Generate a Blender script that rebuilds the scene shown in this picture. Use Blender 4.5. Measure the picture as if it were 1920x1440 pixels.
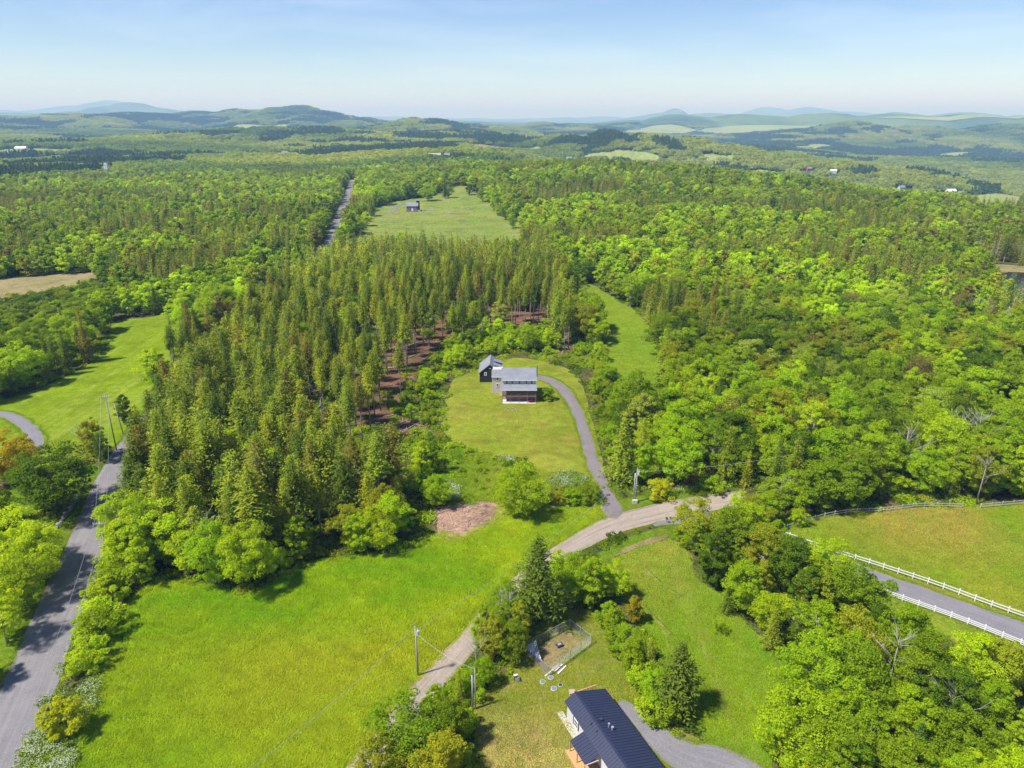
import bpy, bmesh, math
import numpy as np
from mathutils import Vector, Matrix
from mathutils.geometry import delaunay_2d_cdt

RNG = np.random.default_rng(7)
R = math.radians
scene = bpy.context.scene
for o in list(bpy.data.objects):
    bpy.data.objects.remove(o)
COL = scene.collection

# ------------------------------------------------------------------ camera
CAM_Z = 80.0
PITCH = R(20.7)
FPX = 1321.0                      # focal length in pixels of a 1920 wide picture
cam_d = bpy.data.cameras.new('camera')
cam = bpy.data.objects.new('camera', cam_d)
COL.objects.link(cam)
cam.location = (0, 0, CAM_Z)
cam.rotation_euler = (math.pi / 2 - PITCH, 0, 0)
cam_d.sensor_fit = 'HORIZONTAL'
cam_d.angle = 2 * math.atan(960 / FPX)
cam_d.clip_start = 1.0
cam_d.clip_end = 200000
scene.camera = cam

# ------------------------------------------------------------------ sky, sun, exposure
SUN_AZ, SUN_EL = R(-114), R(57)
SUN_DIR = Vector((math.cos(SUN_EL) * math.sin(SUN_AZ), math.cos(SUN_EL) * math.cos(SUN_AZ), math.sin(SUN_EL)))
world = bpy.data.worlds.new('World')
scene.world = world
world.use_nodes = True
wn, wl = world.node_tree.nodes, world.node_tree.links
wn.clear()
sky = wn.new('ShaderNodeTexSky')
sky.sky_type = 'NISHITA'
sky.sun_disc = False
sky.sun_elevation = SUN_EL
sky.sun_rotation = SUN_AZ
sky.altitude = 400
sky.air_density = 1.0
sky.dust_density = 0.1
sky.ozone_density = 3.0
bg = wn.new('ShaderNodeBackground')
bg.inputs['Strength'].default_value = 0.067
wo = wn.new('ShaderNodeOutputWorld')
hs = wn.new('ShaderNodeHueSaturation')
hs.inputs['Hue'].default_value = 0.52
hs.inputs['Saturation'].default_value = 1.22
wl.new(sky.outputs[0], hs.inputs['Color'])
wtc = wn.new('ShaderNodeTexCoord')
wmp = wn.new('ShaderNodeMapping')
wmp.inputs['Scale'].default_value = (1.6, 1.6, 9.0)
wno = wn.new('ShaderNodeTexNoise')
wno.inputs['Scale'].default_value = 2.2
wno.inputs['Detail'].default_value = 7
wno.inputs['Roughness'].default_value = 0.62
wno.inputs['Distortion'].default_value = 0.6
wra = wn.new('ShaderNodeMapRange')
wra.inputs['From Min'].default_value = 0.48
wra.inputs['From Max'].default_value = 0.78
wra.inputs['To Max'].default_value = 0.26
wmx = wn.new('ShaderNodeMix')
wmx.data_type = 'RGBA'
wmx.inputs[7].default_value = (7.2, 8.2, 9.8, 1)
wl.new(wtc.outputs['Generated'], wmp.inputs['Vector'])
wl.new(wmp.outputs[0], wno.inputs['Vector'])
wl.new(wno.outputs['Fac'], wra.inputs['Value'])
wl.new(wra.outputs[0], wmx.inputs[0])
wl.new(hs.outputs[0], wmx.inputs[6])
wl.new(wmx.outputs[2], bg.inputs['Color'])
wl.new(bg.outputs[0], wo.inputs['Surface'])

sun_d = bpy.data.lights.new('sun', 'SUN')
sun_d.energy = 3.6
sun_d.angle = R(4)
sun_d.color = (1.0, 0.98, 0.94)
sun = bpy.data.objects.new('sun', sun_d)
COL.objects.link(sun)
sun.rotation_euler = SUN_DIR.to_track_quat('Z', 'Y').to_euler()
sun.location = (0, 0, 300)

vs = scene.view_settings
vs.view_transform = 'Standard'
vs.look = 'None'
vs.gamma = 1
vs.use_curve_mapping = False
vs.exposure = 1.15
cy = scene.cycles
cy.max_bounces = 8
cy.diffuse_bounces = 4
cy.glossy_bounces = 2
cy.transmission_bounces = 6
cy.transparent_max_bounces = 4
cy.volume_bounces = 0
cy.use_denoising = True
cy.caustics_reflective = False
cy.caustics_refractive = False

# ------------------------------------------------------------------ material helpers
MATS = {}

class NT:
    def __init__(self, name):
        self.m = bpy.data.materials.new(name)
        self.m.use_nodes = True
        self.n, self.l = self.m.node_tree.nodes, self.m.node_tree.links
        self.bsdf = self.n['Principled BSDF']
        self.out = self.n['Material Output']
        self.tc = None
        MATS[name] = self.m
    def new(self, t, **kw):
        nd = self.n.new(t)
        for k, v in kw.items():
            setattr(nd, k, v)
        return nd
    def link(self, a, b):
        self.l.new(a, b)
    def coord(self):
        if self.tc is None:
            self.tc = self.new('ShaderNodeTexCoord')
        return self.tc.outputs['Object']
    def noise(self, scale, detail=3, rough=0.55, vec=None, dist=0.0):
        nd = self.new('ShaderNodeTexNoise')
        nd.inputs['Scale'].default_value = scale
        nd.inputs['Detail'].default_value = detail
        nd.inputs['Roughness'].default_value = rough
        nd.inputs['Distortion'].default_value = dist
        self.link(vec if vec is not None else self.coord(), nd.inputs['Vector'])
        return nd.outputs['Fac']
    def ramp(self, fac, stops, interp='LINEAR'):
        nd = self.new('ShaderNodeValToRGB')
        cr = nd.color_ramp
        cr.interpolation = interp
        while len(cr.elements) < len(stops):
            cr.elements.new(0.5)
        for e, (p, c) in zip(cr.elements, stops):
            e.position = p
            e.color = (c, c, c, 1) if isinstance(c, (int, float)) else (*c, 1)
        self.link(fac, nd.inputs['Fac'])
        return nd.outputs['Color']
    def mix(self, a, b, fac, mode='MIX'):
        nd = self.new('ShaderNodeMix')
        nd.data_type = 'RGBA'
        nd.blend_type = mode
        for v, i in ((fac, 0), (a, 6), (b, 7)):
            if isinstance(v, (int, float)):
                nd.inputs[i].default_value = v if i == 0 else (v, v, v, 1)
            elif isinstance(v, tuple):
                nd.inputs[i].default_value = (*v, 1)
            else:
                self.link(v, nd.inputs[i])
        return nd.outputs[2]
    def bump(self, h, strength=0.5, dist=0.1):
        nd = self.new('ShaderNodeBump')
        nd.inputs['Strength'].default_value = strength
        nd.inputs['Distance'].default_value = dist
        self.link(h, nd.inputs['Height'])
        self.link(nd.outputs[0], self.bsdf.inputs['Normal'])
    def stretch(self, sx, sy, sz, rot=0.0):
        nd = self.new('ShaderNodeMapping')
        nd.inputs['Scale'].default_value = (sx, sy, sz)
        nd.inputs['Rotation'].default_value = (0, 0, rot)
        self.link(self.coord(), nd.inputs['Vector'])
        return nd.outputs[0]
    def color(self, c):
        if isinstance(c, tuple):
            self.bsdf.inputs['Base Color'].default_value = (*c, 1)
        else:
            self.link(c, self.bsdf.inputs['Base Color'])
    def rough(self, r, spec=0.3):
        self.bsdf.inputs['Roughness'].default_value = r
        self.bsdf.inputs['Specular IOR Level'].default_value = spec


def plain(name, c, rough=0.7, spec=0.3, var=0.12, scale=3.0, metal=0.0):
    t = NT(name)
    f = t.noise(scale, 4)
    t.color(t.mix(tuple(x * (1 - var) for x in c), tuple(min(1, x * (1 + var)) for x in c), f))
    t.rough(rough, spec)
    t.bsdf.inputs['Metallic'].default_value = metal
    return t.m


GROUND, WARM = 0.80, 1.06
def grass_mat(name, a, b, dry, dry_lo=0.55, dry_hi=0.75, stripes=None, fine=2.2, big=0.035, bump=0.6):
    """three tones of turf: broad drift a/b, dry patches, blade grain"""
    t = NT(name)
    a, b, dry = [(q[0] * GROUND * WARM, q[1] * GROUND, q[2] * GROUND) for q in (a, b, dry)]
    c = t.mix(a, b, t.ramp(t.noise(big, 4, 0.6, dist=0.4), [(0.35, 0.0), (0.66, 1.0)]))
    if stripes:
        ang, sc, amt = stripes
        v = t.stretch(sc, sc * 0.02, 1, ang)
        c = t.mix(c, dry, t.ramp(t.noise(1.0, 3, 0.6, vec=v), [(0.5, 0.0), (0.72, amt)]))
    c = t.mix(c, dry, t.ramp(t.noise(big * 3.1, 7, 0.68, dist=0.6), [(dry_lo, 0.0), (dry_hi, 0.85)]))
    g = t.noise(fine, 6, 0.72)
    c = t.mix(c, t.ramp(g, [(0.30, 0.55), (0.5, 0.98), (0.70, 1.45)]), 1.0, 'MULTIPLY')
    c = t.mix(c, t.ramp(t.noise(0.45, 3, 0.6), [(0.3, 0.82), (0.7, 1.15)]), 1.0, 'MULTIPLY')
    c = t.mix(c, t.ramp(t.noise(0.075, 4, 0.6, dist=1.0), [(0.3, 0.74), (0.5, 1.0), (0.72, 1.14)]), 1.0, 'MULTIPLY')
    t.color(c)
    t.rough(0.95, 0.0)
    t.bump(g, bump, 0.25)
    return t.m


grass_mat('meadow', (0.175, 0.315, 0.003), (0.235, 0.330, 0.005), (0.285, 0.315, 0.018), 0.50, 0.78, big=0.022, bump=1.0)
grass_mat('hay', (0.165, 0.260, 0.008), (0.190, 0.280, 0.010), (0.270, 0.330, 0.050), 0.62, 0.85, stripes=(R(-38), 0.30, 0.75), fine=3.0, big=0.02, bump=0.3)
grass_mat('lawn', (0.185, 0.250, 0.018), (0.235, 0.260, 0.030), (0.230, 0.165, 0.045), 0.54, 0.72, fine=3.0, big=0.05, bump=0.3)
grass_mat('pasture', (0.150, 0.245, 0.015), (0.230, 0.240, 0.032), (0.250, 0.165, 0.055), 0.55, 0.75, big=0.04, bump=0.4)
grass_mat('dry_lawn', (0.160, 0.215, 0.022), (0.225, 0.215, 0.050), (0.330, 0.250, 0.120), 0.50, 0.68, big=0.06, bump=0.6)
grass_mat('mown', (0.125, 0.225, 0.012), (0.165, 0.240, 0.018), (0.280, 0.240, 0.080), 0.56, 0.78, stripes=(R(38), 0.5, 0.5), big=0.05, bump=0.4)
grass_mat('verge', (0.105, 0.200, 0.010), (0.150, 0.225, 0.014), (0.240, 0.190, 0.060), 0.58, 0.78, big=0.08, bump=0.8)
grass_mat('strip', (0.145, 0.240, 0.012), (0.180, 0.255, 0.014), (0.200, 0.200, 0.055), 0.60, 0.80, big=0.03, bump=0.4)
grass_mat('far_field', (0.170, 0.255, 0.040), (0.220, 0.270, 0.055), (0.270, 0.240, 0.090), 0.50, 0.72, big=0.015, bump=0.2, fine=0.6)
grass_mat('distant_field', (0.230, 0.310, 0.070), (0.290, 0.340, 0.090), (0.360, 0.350, 0.150), 0.5, 0.75, big=0.006, bump=0.1, fine=0.2)
grass_mat('marsh', (0.250, 0.230, 0.095), (0.310, 0.255, 0.130), (0.170, 0.190, 0.060), 0.5, 0.7, big=0.03, bump=0.5)
grass_mat('bare_soil', (0.280, 0.200, 0.130), (0.340, 0.250, 0.160), (0.200, 0.190, 0.070), 0.55, 0.75, big=0.02, bump=0.3)
grass_mat('pen_earth', (0.230, 0.190, 0.080), (0.270, 0.215, 0.105), (0.190, 0.200, 0.040), 0.5, 0.7, big=0.15, bump=0.7)
grass_mat('slash', (0.150, 0.085, 0.050), (0.230, 0.130, 0.085), (0.085, 0.110, 0.020), 0.52, 0.66, big=0.08, bump=0.9)
grass_mat('chips', (0.330, 0.215, 0.150), (0.440, 0.295, 0.205), (0.200, 0.130, 0.090), 0.50, 0.66, big=0.15, bump=1.0)

# terrain: litter and herbs near, closed canopy on the far hills
t = NT('terrain')
near = t.mix((0.060, 0.085, 0.014), (0.115, 0.080, 0.040), t.ramp(t.noise(0.09, 6, 0.65), [(0.42, 0.0), (0.66, 1.0)]))
near = t.mix(near, t.ramp(t.noise(2.0, 5, 0.7), [(0.3, 0.5), (0.7, 1.4)]), 1.0, 'MULTIPLY')
cv = t.noise(0.0011, 7, 0.62, dist=0.5)
far = t.ramp(cv, [(0.30, (0.032, 0.062, 0.020)), (0.44, (0.065, 0.110, 0.022)), (0.55, (0.110, 0.160, 0.026)), (0.70, (0.150, 0.195, 0.034))])
tex = t.noise(0.055, 5, 0.75)
far = t.mix(far, t.ramp(tex, [(0.30, 0.35), (0.5, 0.95), (0.72, 1.6)]), 1.0, 'MULTIPLY')
at = t.new('ShaderNodeAttribute', attribute_name='canopy')
t.color(t.mix(near, far, at.outputs['Fac']))
t.rough(0.95, 0.05)
t.bump(tex, 1.0, 6.0)

def road_mat(name, a, b, worn, track):
    t = NT(name)
    uv = t.new('ShaderNodeUVMap', uv_map='UVMap')
    mp = t.new('ShaderNodeMapping')
    mp.inputs['Scale'].default_value = (9.0, 0.035, 1)
    t.link(uv.outputs[0], mp.inputs['Vector'])
    s = t.noise(1.0, 4, 0.6, vec=mp.outputs[0])
    c = t.mix(a, b, t.ramp(t.noise(0.25, 6, 0.65), [(0.35, 0.0), (0.68, 1.0)]))
    c = t.mix(c, worn, t.ramp(s, [(0.48, 0.0), (0.72, track)]))
    g = t.noise(5.0, 5, 0.7)
    c = t.mix(c, t.ramp(g, [(0.3, 0.75), (0.7, 1.2)]), 1.0, 'MULTIPLY')
    t.color(c)
    t.rough(0.9, 0.2)
    t.bump(g, 0.35, 0.05)
    return t.m
road_mat('asphalt', (0.165, 0.152, 0.156), (0.205, 0.190, 0.190), (0.25, 0.235, 0.23), 0.7)
road_mat('gravel', (0.285, 0.232, 0.185), (0.335, 0.275, 0.220), (0.185, 0.145, 0.110), 0.85)
road_mat('drive', (0.155, 0.135, 0.138), (0.195, 0.165, 0.162), (0.23, 0.20, 0.19), 0.8)
road_mat('tarmac', (0.165, 0.156, 0.165), (0.195, 0.182, 0.190), (0.24, 0.225, 0.225), 0.7)

def leaf_mat(name, trans=0.34):
    t = NT(name)
    at = t.new('ShaderNodeAttribute', attribute_name='tint')
    at.attribute_type = 'INSTANCER'
    geo = t.new('ShaderNodeNewGeometry')
    c = t.mix(at.outputs['Color'], t.ramp(geo.outputs['Random Per Island'], [(0.0, 0.80), (0.5, 1.0), (1.0, 1.24)]), 1.0, 'MULTIPLY')
    t.color(c)
    t.rough(0.75, 0.08)
    tr = t.new('ShaderNodeBsdfTranslucent')
    t.link(t.mix(c, (1.25, 1.1, 0.35), 1.0, 'MULTIPLY'), tr.inputs['Color'])
    mx = t.new('ShaderNodeMixShader')
    mx.inputs[0].default_value = trans
    t.link(t.bsdf.outputs[0], mx.inputs[1])
    t.link(tr.outputs[0], mx.inputs[2])
    t.link(mx.outputs[0], t.out.inputs['Surface'])
    return t.m
leaf_mat('leaves', 0.55)
leaf_mat('needles', 0.40)
plain('bark', (0.17, 0.13, 0.095), 0.9, 0.1, 0.35, 2.0)
plain('pine_bark', (0.30, 0.245, 0.20), 0.9, 0.1, 0.3, 1.5)
plain('pale_bark', (0.36, 0.33, 0.29), 0.8, 0.2, 0.25, 1.5)
plain('dead_wood', (0.30, 0.27, 0.24), 0.9, 0.1, 0.25, 1.5)
plain('white_paint', (0.68, 0.67, 0.67), 0.5, 0.4, 0.06)
plain('pole_wood', (0.33, 0.29, 0.25), 0.85, 0.2, 0.2, 0.8)
plain('galvanised', (0.45, 0.46, 0.48), 0.45, 0.5, 0.1, metal=0.5)
plain('dark_metal', (0.04, 0.04, 0.045), 0.5, 0.4)
plain('wire', (0.35, 0.36, 0.34), 0.5, 0.4)
plain('stone', (0.24, 0.225, 0.22), 0.9, 0.2, 0.35, 1.2)
plain('concrete', (0.46, 0.44, 0.42), 0.85, 0.2, 0.1)
plain('glass', (0.05, 0.06, 0.075), 0.08, 0.6, 0.05)
plain('pink_siding', (0.42, 0.345, 0.325), 0.75, 0.2, 0.1)
plain('pale_siding', (0.50, 0.43, 0.41), 0.75, 0.2, 0.08)
plain('white_siding', (0.52, 0.50, 0.52), 0.7, 0.2, 0.06)
plain('dark_boards', (0.030, 0.033, 0.042), 0.8, 0.2, 0.3, 0.9)
plain('deck_wood', (0.31, 0.165, 0.135), 0.8, 0.2, 0.25)
plain('red_wood', (0.35, 0.07, 0.045), 0.7, 0.2, 0.2)
plain('new_wood', (0.52, 0.29, 0.13), 0.7, 0.2, 0.15)
plain('salmon_wood', (0.62, 0.30, 0.22), 0.7, 0.2, 0.12)
plain('blue_siding', (0.075, 0.095, 0.20), 0.7, 0.2, 0.15)
plain('maroon', (0.10, 0.010, 0.022), 0.4, 0.4, 0.2)
plain('red_barn', (0.42, 0.06, 0.06), 0.7, 0.2, 0.15)
plain('straw', (0.50, 0.40, 0.20), 0.9, 0.1, 0.2)
plain('flower', (0.46, 0.52, 0.36), 0.8, 0.1, 0.1)
plain('lid_green', (0.08, 0.22, 0.12), 0.6, 0.3)
plain('lid_blue', (0.14, 0.18, 0.24), 0.6, 0.3)
plain('transformer', (0.45, 0.47, 0.50), 0.5, 0.4)
plain('tan_box', (0.55, 0.36, 0.22), 0.7, 0.2)
plain('wood_pale', (0.36, 0.28, 0.21), 0.8, 0.2, 0.2)

t = NT('shingle')
v = t.stretch(1.2, 7.0, 7.0)
c = t.mix((0.165, 0.175, 0.200), (0.235, 0.240, 0.260), t.noise(1.6, 5, 0.7, vec=v))
t.color(t.mix(c, t.ramp(t.noise(0.5, 3), [(0.3, 0.85), (0.7, 1.12)]), 1.0, 'MULTIPLY'))
t.rough(0.9, 0.2)
t = NT('metal_roof')
c = t.mix((0.020, 0.025, 0.052), (0.027, 0.033, 0.064), t.noise(0.5, 4))
t.color(c)
t.rough(0.42, 0.5)
t = NT('water')
t.color((0.010, 0.010, 0.009))
t.rough(0.12, 0.22)
t.bump(t.noise(0.4, 3), 0.15, 0.05)

# ------------------------------------------------------------------ object helpers
def tag(o, label=None, cat=None, group=None, kind=None):
    if label: o['label'] = label
    if cat: o['category'] = cat
    if group: o['group'] = group
    if kind: o['kind'] = kind
    return o

def mesh_np(name, verts, faces, mats, mat_idx=None, smooth=False):
    """faces: (n,3|4) array or list of index lists"""
    me = bpy.data.meshes.new(name)
    verts = np.asarray(verts, dtype=np.float32)
    if isinstance(faces, np.ndarray):
        n, k = faces.shape
        me.vertices.add(len(verts))
        me.vertices.foreach_set('co', verts.ravel())
        me.loops.add(n * k)
        me.loops.foreach_set('vertex_index', faces.astype(np.int32).ravel())
        me.polygons.add(n)
        me.polygons.foreach_set('loop_start', np.arange(0, n * k, k, dtype=np.int32))
        me.polygons.foreach_set('loop_total', np.full(n, k, dtype=np.int32))
        me.update(calc_edges=True)
    else:
        me.from_pydata(verts.tolist(), [], [list(map(int, f)) for f in faces])
        me.update()
    for m in mats:
        me.materials.append(MATS[m])
    if mat_idx is not None:
        me.polygons.foreach_set('material_index', np.asarray(mat_idx, dtype=np.int32))
    if smooth:
        me.polygons.foreach_set('use_smooth', np.ones(len(me.polygons), dtype=bool))
    return me

def link(name, me, parent=None, loc=(0, 0, 0), rz=0.0, scale=None):
    o = bpy.data.objects.new(name, me)
    COL.objects.link(o)
    o.location = loc
    o.rotation_euler = (0, 0, rz)
    if scale is not None:
        o.scale = scale if hasattr(scale, '__len__') else (scale,) * 3
    if parent is not None:
        o.parent = parent
    return o

def empty(name, loc, rz=0.0):
    o = link(name, None, None, loc, rz)
    o.empty_display_size = 0.5
    return o

class MB:
    """collects boxes, prisms and tubes for one mesh"""
    def __init__(self):
        self.v, self.f = [], []
    def add(self, vs_, fs_):
        n = len(self.v)
        self.v += [tuple(map(float, q)) for q in vs_]
        self.f += [[i + n for i in f] for f in fs_]
        return self
    def box(self, x0, x1, y0, y1, z0, z1):
        return self.add([(x0, y0, z0), (x1, y0, z0), (x1, y1, z0), (x0, y1, z0), (x0, y0, z1), (x1, y0, z1), (x1, y1, z1), (x0, y1, z1)],
                        [[3, 2, 1, 0], [4, 5, 6, 7], [0, 1, 5, 4], [1, 2, 6, 5], [2, 3, 7, 6], [3, 0, 4, 7]])
    def slab(self, quad, th):
        """four corner points, thickened along the normal (downwards)"""
        q = [Vector(p) for p in quad]
        n = (q[1] - q[0]).cross(q[3] - q[0]).normalized()
        if n.z < 0: n = -n
        lo = [p - n * th for p in q]
        return self.add(q + lo, [[0, 1, 2, 3], [7, 6, 5, 4], [0, 4, 5, 1], [1, 5, 6, 2], [2, 6, 7, 3], [3, 7, 4, 0]])
    def bar(self, a, b, w, h=None):
        a, b = Vector(a), Vector(b)
        h = w if h is None else h
        d = (b - a).normalized()
        s = d.cross(Vector((0, 0, 1)))
        s = Vector((1, 0, 0)) if s.length < 1e-4 else s.normalized()
        u = s.cross(d).normalized()
        pts = []
        for p in (a, b):
            for i, j in ((-1, -1), (1, -1), (1, 1), (-1, 1)):
                pts.append(p + s * (w / 2 * i) + u * (h / 2 * j))
        return self.add(pts, [[3, 2, 1, 0], [4, 5, 6, 7], [0, 1, 5, 4], [1, 2, 6, 5], [2, 3, 7, 6], [3, 0, 4, 7]])
    def tube(self, pts, radii, n=7, cap=True):
        pts = [Vector(p) for p in pts]
        rings = []
        for i, p in enumerate(pts):
            d = (pts[min(i + 1, len(pts) - 1)] - pts[max(i - 1, 0)]).normalized()
            s = d.cross(Vector((0.3, 1, 0.1))).normalized()
            u = d.cross(s)
            r = radii[i] if hasattr(radii, '__len__') else radii
            rings.append([p + (s * math.cos(2 * math.pi * k / n) + u * math.sin(2 * math.pi * k / n)) * r for k in range(n)])
        fs_ = []
        for i in range(len(pts) - 1):
            for k in range(n):
                a, b = i * n + k, i * n + (k + 1) % n
                fs_.append([a, b, b + n, a + n])
        if cap:
            fs_.append([n - 1 - k for k in range(n)])
            fs_.append([(len(pts) - 1) * n + k for k in range(n)])
        return self.add([q for r in rings for q in r], fs_)
    def mesh(self, name, mat, smooth=False):
        return mesh_np(name, self.v, self.f, [mat], smooth=smooth)
    def build(self, name, mat, parent=None, loc=(0, 0, 0), rz=0.0, smooth=False):
        return link(name, self.mesh(name, mat, smooth), parent, loc, rz)

# ------------------------------------------------------------------ terrain height
def sstep(x, a, b):
    q = np.clip((x - a) / (b - a), 0, 1)
    return q * q * (3 - 2 * q)

# hills: pixel column of the crest, pixel row of the crest, distance, half width (px), half depth (m)
HILLS = [
    (215, 190, 23000, 42, 2200), (150, 199, 23000, 50, 2200), (-20, 205, 21000, 40, 2500), (290, 201, 23000, 40, 2200),
    (248, 194, 14000, 40, 1300), (305, 203, 13800, 34, 1200), (190, 206, 14000, 45, 1300), (110, 212, 13800, 60, 1200), (20, 213, 12500, 50, 1200), (-70, 208, 12500, 60, 1200),
    (1264, 207, 16500, 20, 1200), (1230, 214, 16500, 50, 1200), (1330, 212.5, 16500, 60, 1500),
    (1440, 202, 23000, 36, 2200), (1515, 203, 23000, 44, 2200), (1590, 210, 23000, 50, 2200), (1680, 210, 15000, 40, 1500), (1800, 212, 15000, 60, 1500),
    (720, 219, 26000, 60, 2500), (850, 222, 26000, 90, 2500), (1000, 223, 26000, 90, 2500), (1130, 219, 24000, 60, 2500), (1060, 221, 24000, 50, 2500),
    (390, 211, 6600, 60, 700), (470, 212, 6600, 55, 700), (560, 206.5, 6000, 40, 600), (615, 211, 5900, 36, 600), (520, 210, 6000, 40, 600), (690, 221, 5800, 40, 600),
    (60, 224, 5000, 140, 700), (250, 219, 5400, 90, 700), (-120, 220, 5000, 160, 800), (140, 220, 5600, 80, 700),
    (760, 233, 3700, 38, 380), (820, 236, 4000, 40, 400), (870, 232, 5200, 40, 500), (940, 231, 5600, 45, 500), (1010, 226, 6200, 50, 600), (1090, 227, 6400, 55, 600),
    (640, 240, 3400, 50, 400), (480, 250, 2900, 90, 320), (300, 262, 2500, 110, 280), (150, 258, 2700, 90, 300),
    (1160, 222, 8000, 60, 700), (1270, 217, 7800, 80, 700), (1400, 217, 7600, 90, 700), (1540, 216, 7600, 90, 700), (1680, 216, 7200, 100, 700), (1820, 215, 7000, 110, 700), (1960, 212, 6800, 120, 700), (2120, 212, 6800, 150, 700),
    (1480, 243, 5000, 90, 450), (1600, 235, 5000, 80, 500), (1730, 236, 4900, 90, 500), (1880, 234, 4800, 110, 500), (2050, 236, 4800, 130, 500),
    (1090, 303, 930, 170, 120), (1260, 313, 900, 170, 120), (1430, 330, 850, 150, 110),
    (1140, 251, 2400, 46, 260), (1060, 258, 2500, 55, 260), (1220, 258, 2300, 50, 250), (1300, 268, 2200, 56, 240), (1390, 281, 2050, 60, 240), (1490, 293, 1950, 70, 230), (1600, 304, 1850, 80, 220), (1720, 316, 1750, 90, 220),
]
_hx = np.array([(h[0] - 960) / 1412.0 * h[2] for h in HILLS])
_hy = np.array([h[2] for h in HILLS], float)
_hz = np.array([CAM_Z + h[2] * (221 - h[1]) / 1510.0 - (14 if h[2] < 9000 else 0) for h in HILLS])
_hsx = np.array([h[3] / 1412.0 * h[2] for h in HILLS])
_hsy = np.array([h[4] for h in HILLS], float)

def vnoise(x, y, seed=0):
    """smooth value noise"""
    xi, yi = np.floor(x), np.floor(y)
    fx, fy = x - xi, y - yi
    fx, fy = fx * fx * (3 - 2 * fx), fy * fy * (3 - 2 * fy)
    def h(a, b):
        s = np.sin(a * 127.1 + b * 311.7 + seed * 74.7) * 43758.5453
        return s - np.floor(s)
    return (h(xi, yi) * (1 - fx) + h(xi + 1, yi) * fx) * (1 - fy) + (h(xi, yi + 1) * (1 - fx) + h(xi + 1, yi + 1) * fx) * fy

def height_exact(x, y):
    x, y = np.asarray(x, float), np.asarray(y, float)
    r = np.hypot(x, y)
    px = 960 + 1412.0 * x / np.maximum(y, 1.0)
    base = -105 * sstep(px, 1020, 1750) * sstep(y, 480, 1900)
    base = base - 42 * sstep(px, 900, 1060) * (1 - sstep(px, 1300, 1550)) * sstep(y, 1020, 1500)
    base = base - 14 * (1 - sstep(px, 500, 900)) * sstep(y, 500, 1500)
    dem = base.copy()
    acc = np.zeros_like(dem)
    for i in range(len(HILLS)):
        lift = np.maximum(_hz[i] - base, 5.0)
        g = np.exp(-0.5 * ((x - _hx[i]) / _hsx[i]) ** 2 - 0.5 * ((y - _hy[i]) / _hsy[i]) ** 2)
        acc = np.maximum(acc, lift * g) + 0.06 * np.minimum(acc, lift * g)
    dem = base + acc
    far = sstep(r, 900, 3500)
    n = (vnoise(x / 560, y / 560, 1) - 0.5) * 58 + (vnoise(x / 210, y / 210, 2) - 0.5) * 20
    farther = sstep(r, 9000, 14000)
    dem = dem + n * far * (1 - 0.1 * farther)
    dem = dem + (vnoise(x / 95, y / 95, 3) - 0.5) * 1.6 * sstep(r, 60, 160)
    return dem

NR, NTH = 620, 560
R0, R1 = 25.0, 60000.0
TH0, TH1 = R(-62), R(62)
_lr = np.linspace(math.log(R0), math.log(R1), NR)
_th = np.linspace(TH0, TH1, NTH)
_rr, _tt = np.meshgrid(np.exp(_lr), _th, indexing='ij')
GX, GY = _rr * np.sin(_tt), _rr * np.cos(_tt)
GZ = height_exact(GX, GY)

def H(x, y):
    """height of the built terrain sheet (bilinear on its grid)"""
    x, y = np.asarray(x, float), np.asarray(y, float)
    a = (np.log(np.maximum(np.hypot(x, y), R0)) - _lr[0]) / (_lr[1] - _lr[0])
    b = (np.arctan2(x, y) - TH0) / (_th[1] - _th[0])
    a, b = np.clip(a, 0, NR - 1.001), np.clip(b, 0, NTH - 1.001)
    i, j = a.astype(int), b.astype(int)
    fa, fb = a - i, b - j
    return (GZ[i, j] * (1 - fa) * (1 - fb) + GZ[i + 1, j] * fa * (1 - fb) + GZ[i, j + 1] * (1 - fa) * fb + GZ[i + 1, j + 1] * fa * fb)

CP, SP = math.cos(PITCH), math.sin(PITCH)
_T = np.exp(np.linspace(math.log(45), math.log(50000), 1500))

def ray(px, py):
    u, v = (px - 960) / FPX, (py - 720) / FPX
    return np.array([u, CP - v * SP, -SP - v * CP])

def gp(px, py):
    """map point: where the sight line through a pixel of the photograph meets the ground"""
    d = ray(px, py)
    x, y, z = d[0] * _T, d[1] * _T, CAM_Z + d[2] * _T
    below = np.nonzero(z < H(x, y))[0]
    if len(below) == 0:
        k = len(_T) - 1
        return np.array([x[k], y[k], float(H(x[k], y[k]))])
    k = max(below[0], 1)
    lo, hi = _T[k - 1], _T[k]
    for _ in range(24):
        m = (lo + hi) / 2
        if CAM_Z + d[2] * m < H(d[0] * m, d[1] * m): hi = m
        else: lo = m
    p = d * hi
    return np.array([p[0], p[1], float(H(p[0], p[1]))])

def gpz(px, py, z):
    d = ray(px, py)
    q = d * ((z - CAM_Z) / d[2])
    return np.array([q[0], q[1], z])

def project(x, y, z):
    dy, dz = y, z - CAM_Z
    dep = dy * CP - dz * SP
    up = dy * SP + dz * CP
    return 960 + FPX * x / dep, 720 - FPX * up / dep, dep

def poly(pts):
    return np.array([gp(a, b)[:2] for a, b in pts])

def inside(P, x, y):
    x, y = np.asarray(x, float), np.asarray(y, float)
    c = np.zeros(x.shape, bool)
    n = len(P)
    for i in range(n):
        x1, y1 = P[i]
        x2, y2 = P[(i + 1) % n]
        if y1 == y2: continue
        c ^= ((y1 > y) != (y2 > y)) & (x < (x2 - x1) * (y - y1) / (y2 - y1) + x1)
    return c

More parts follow.
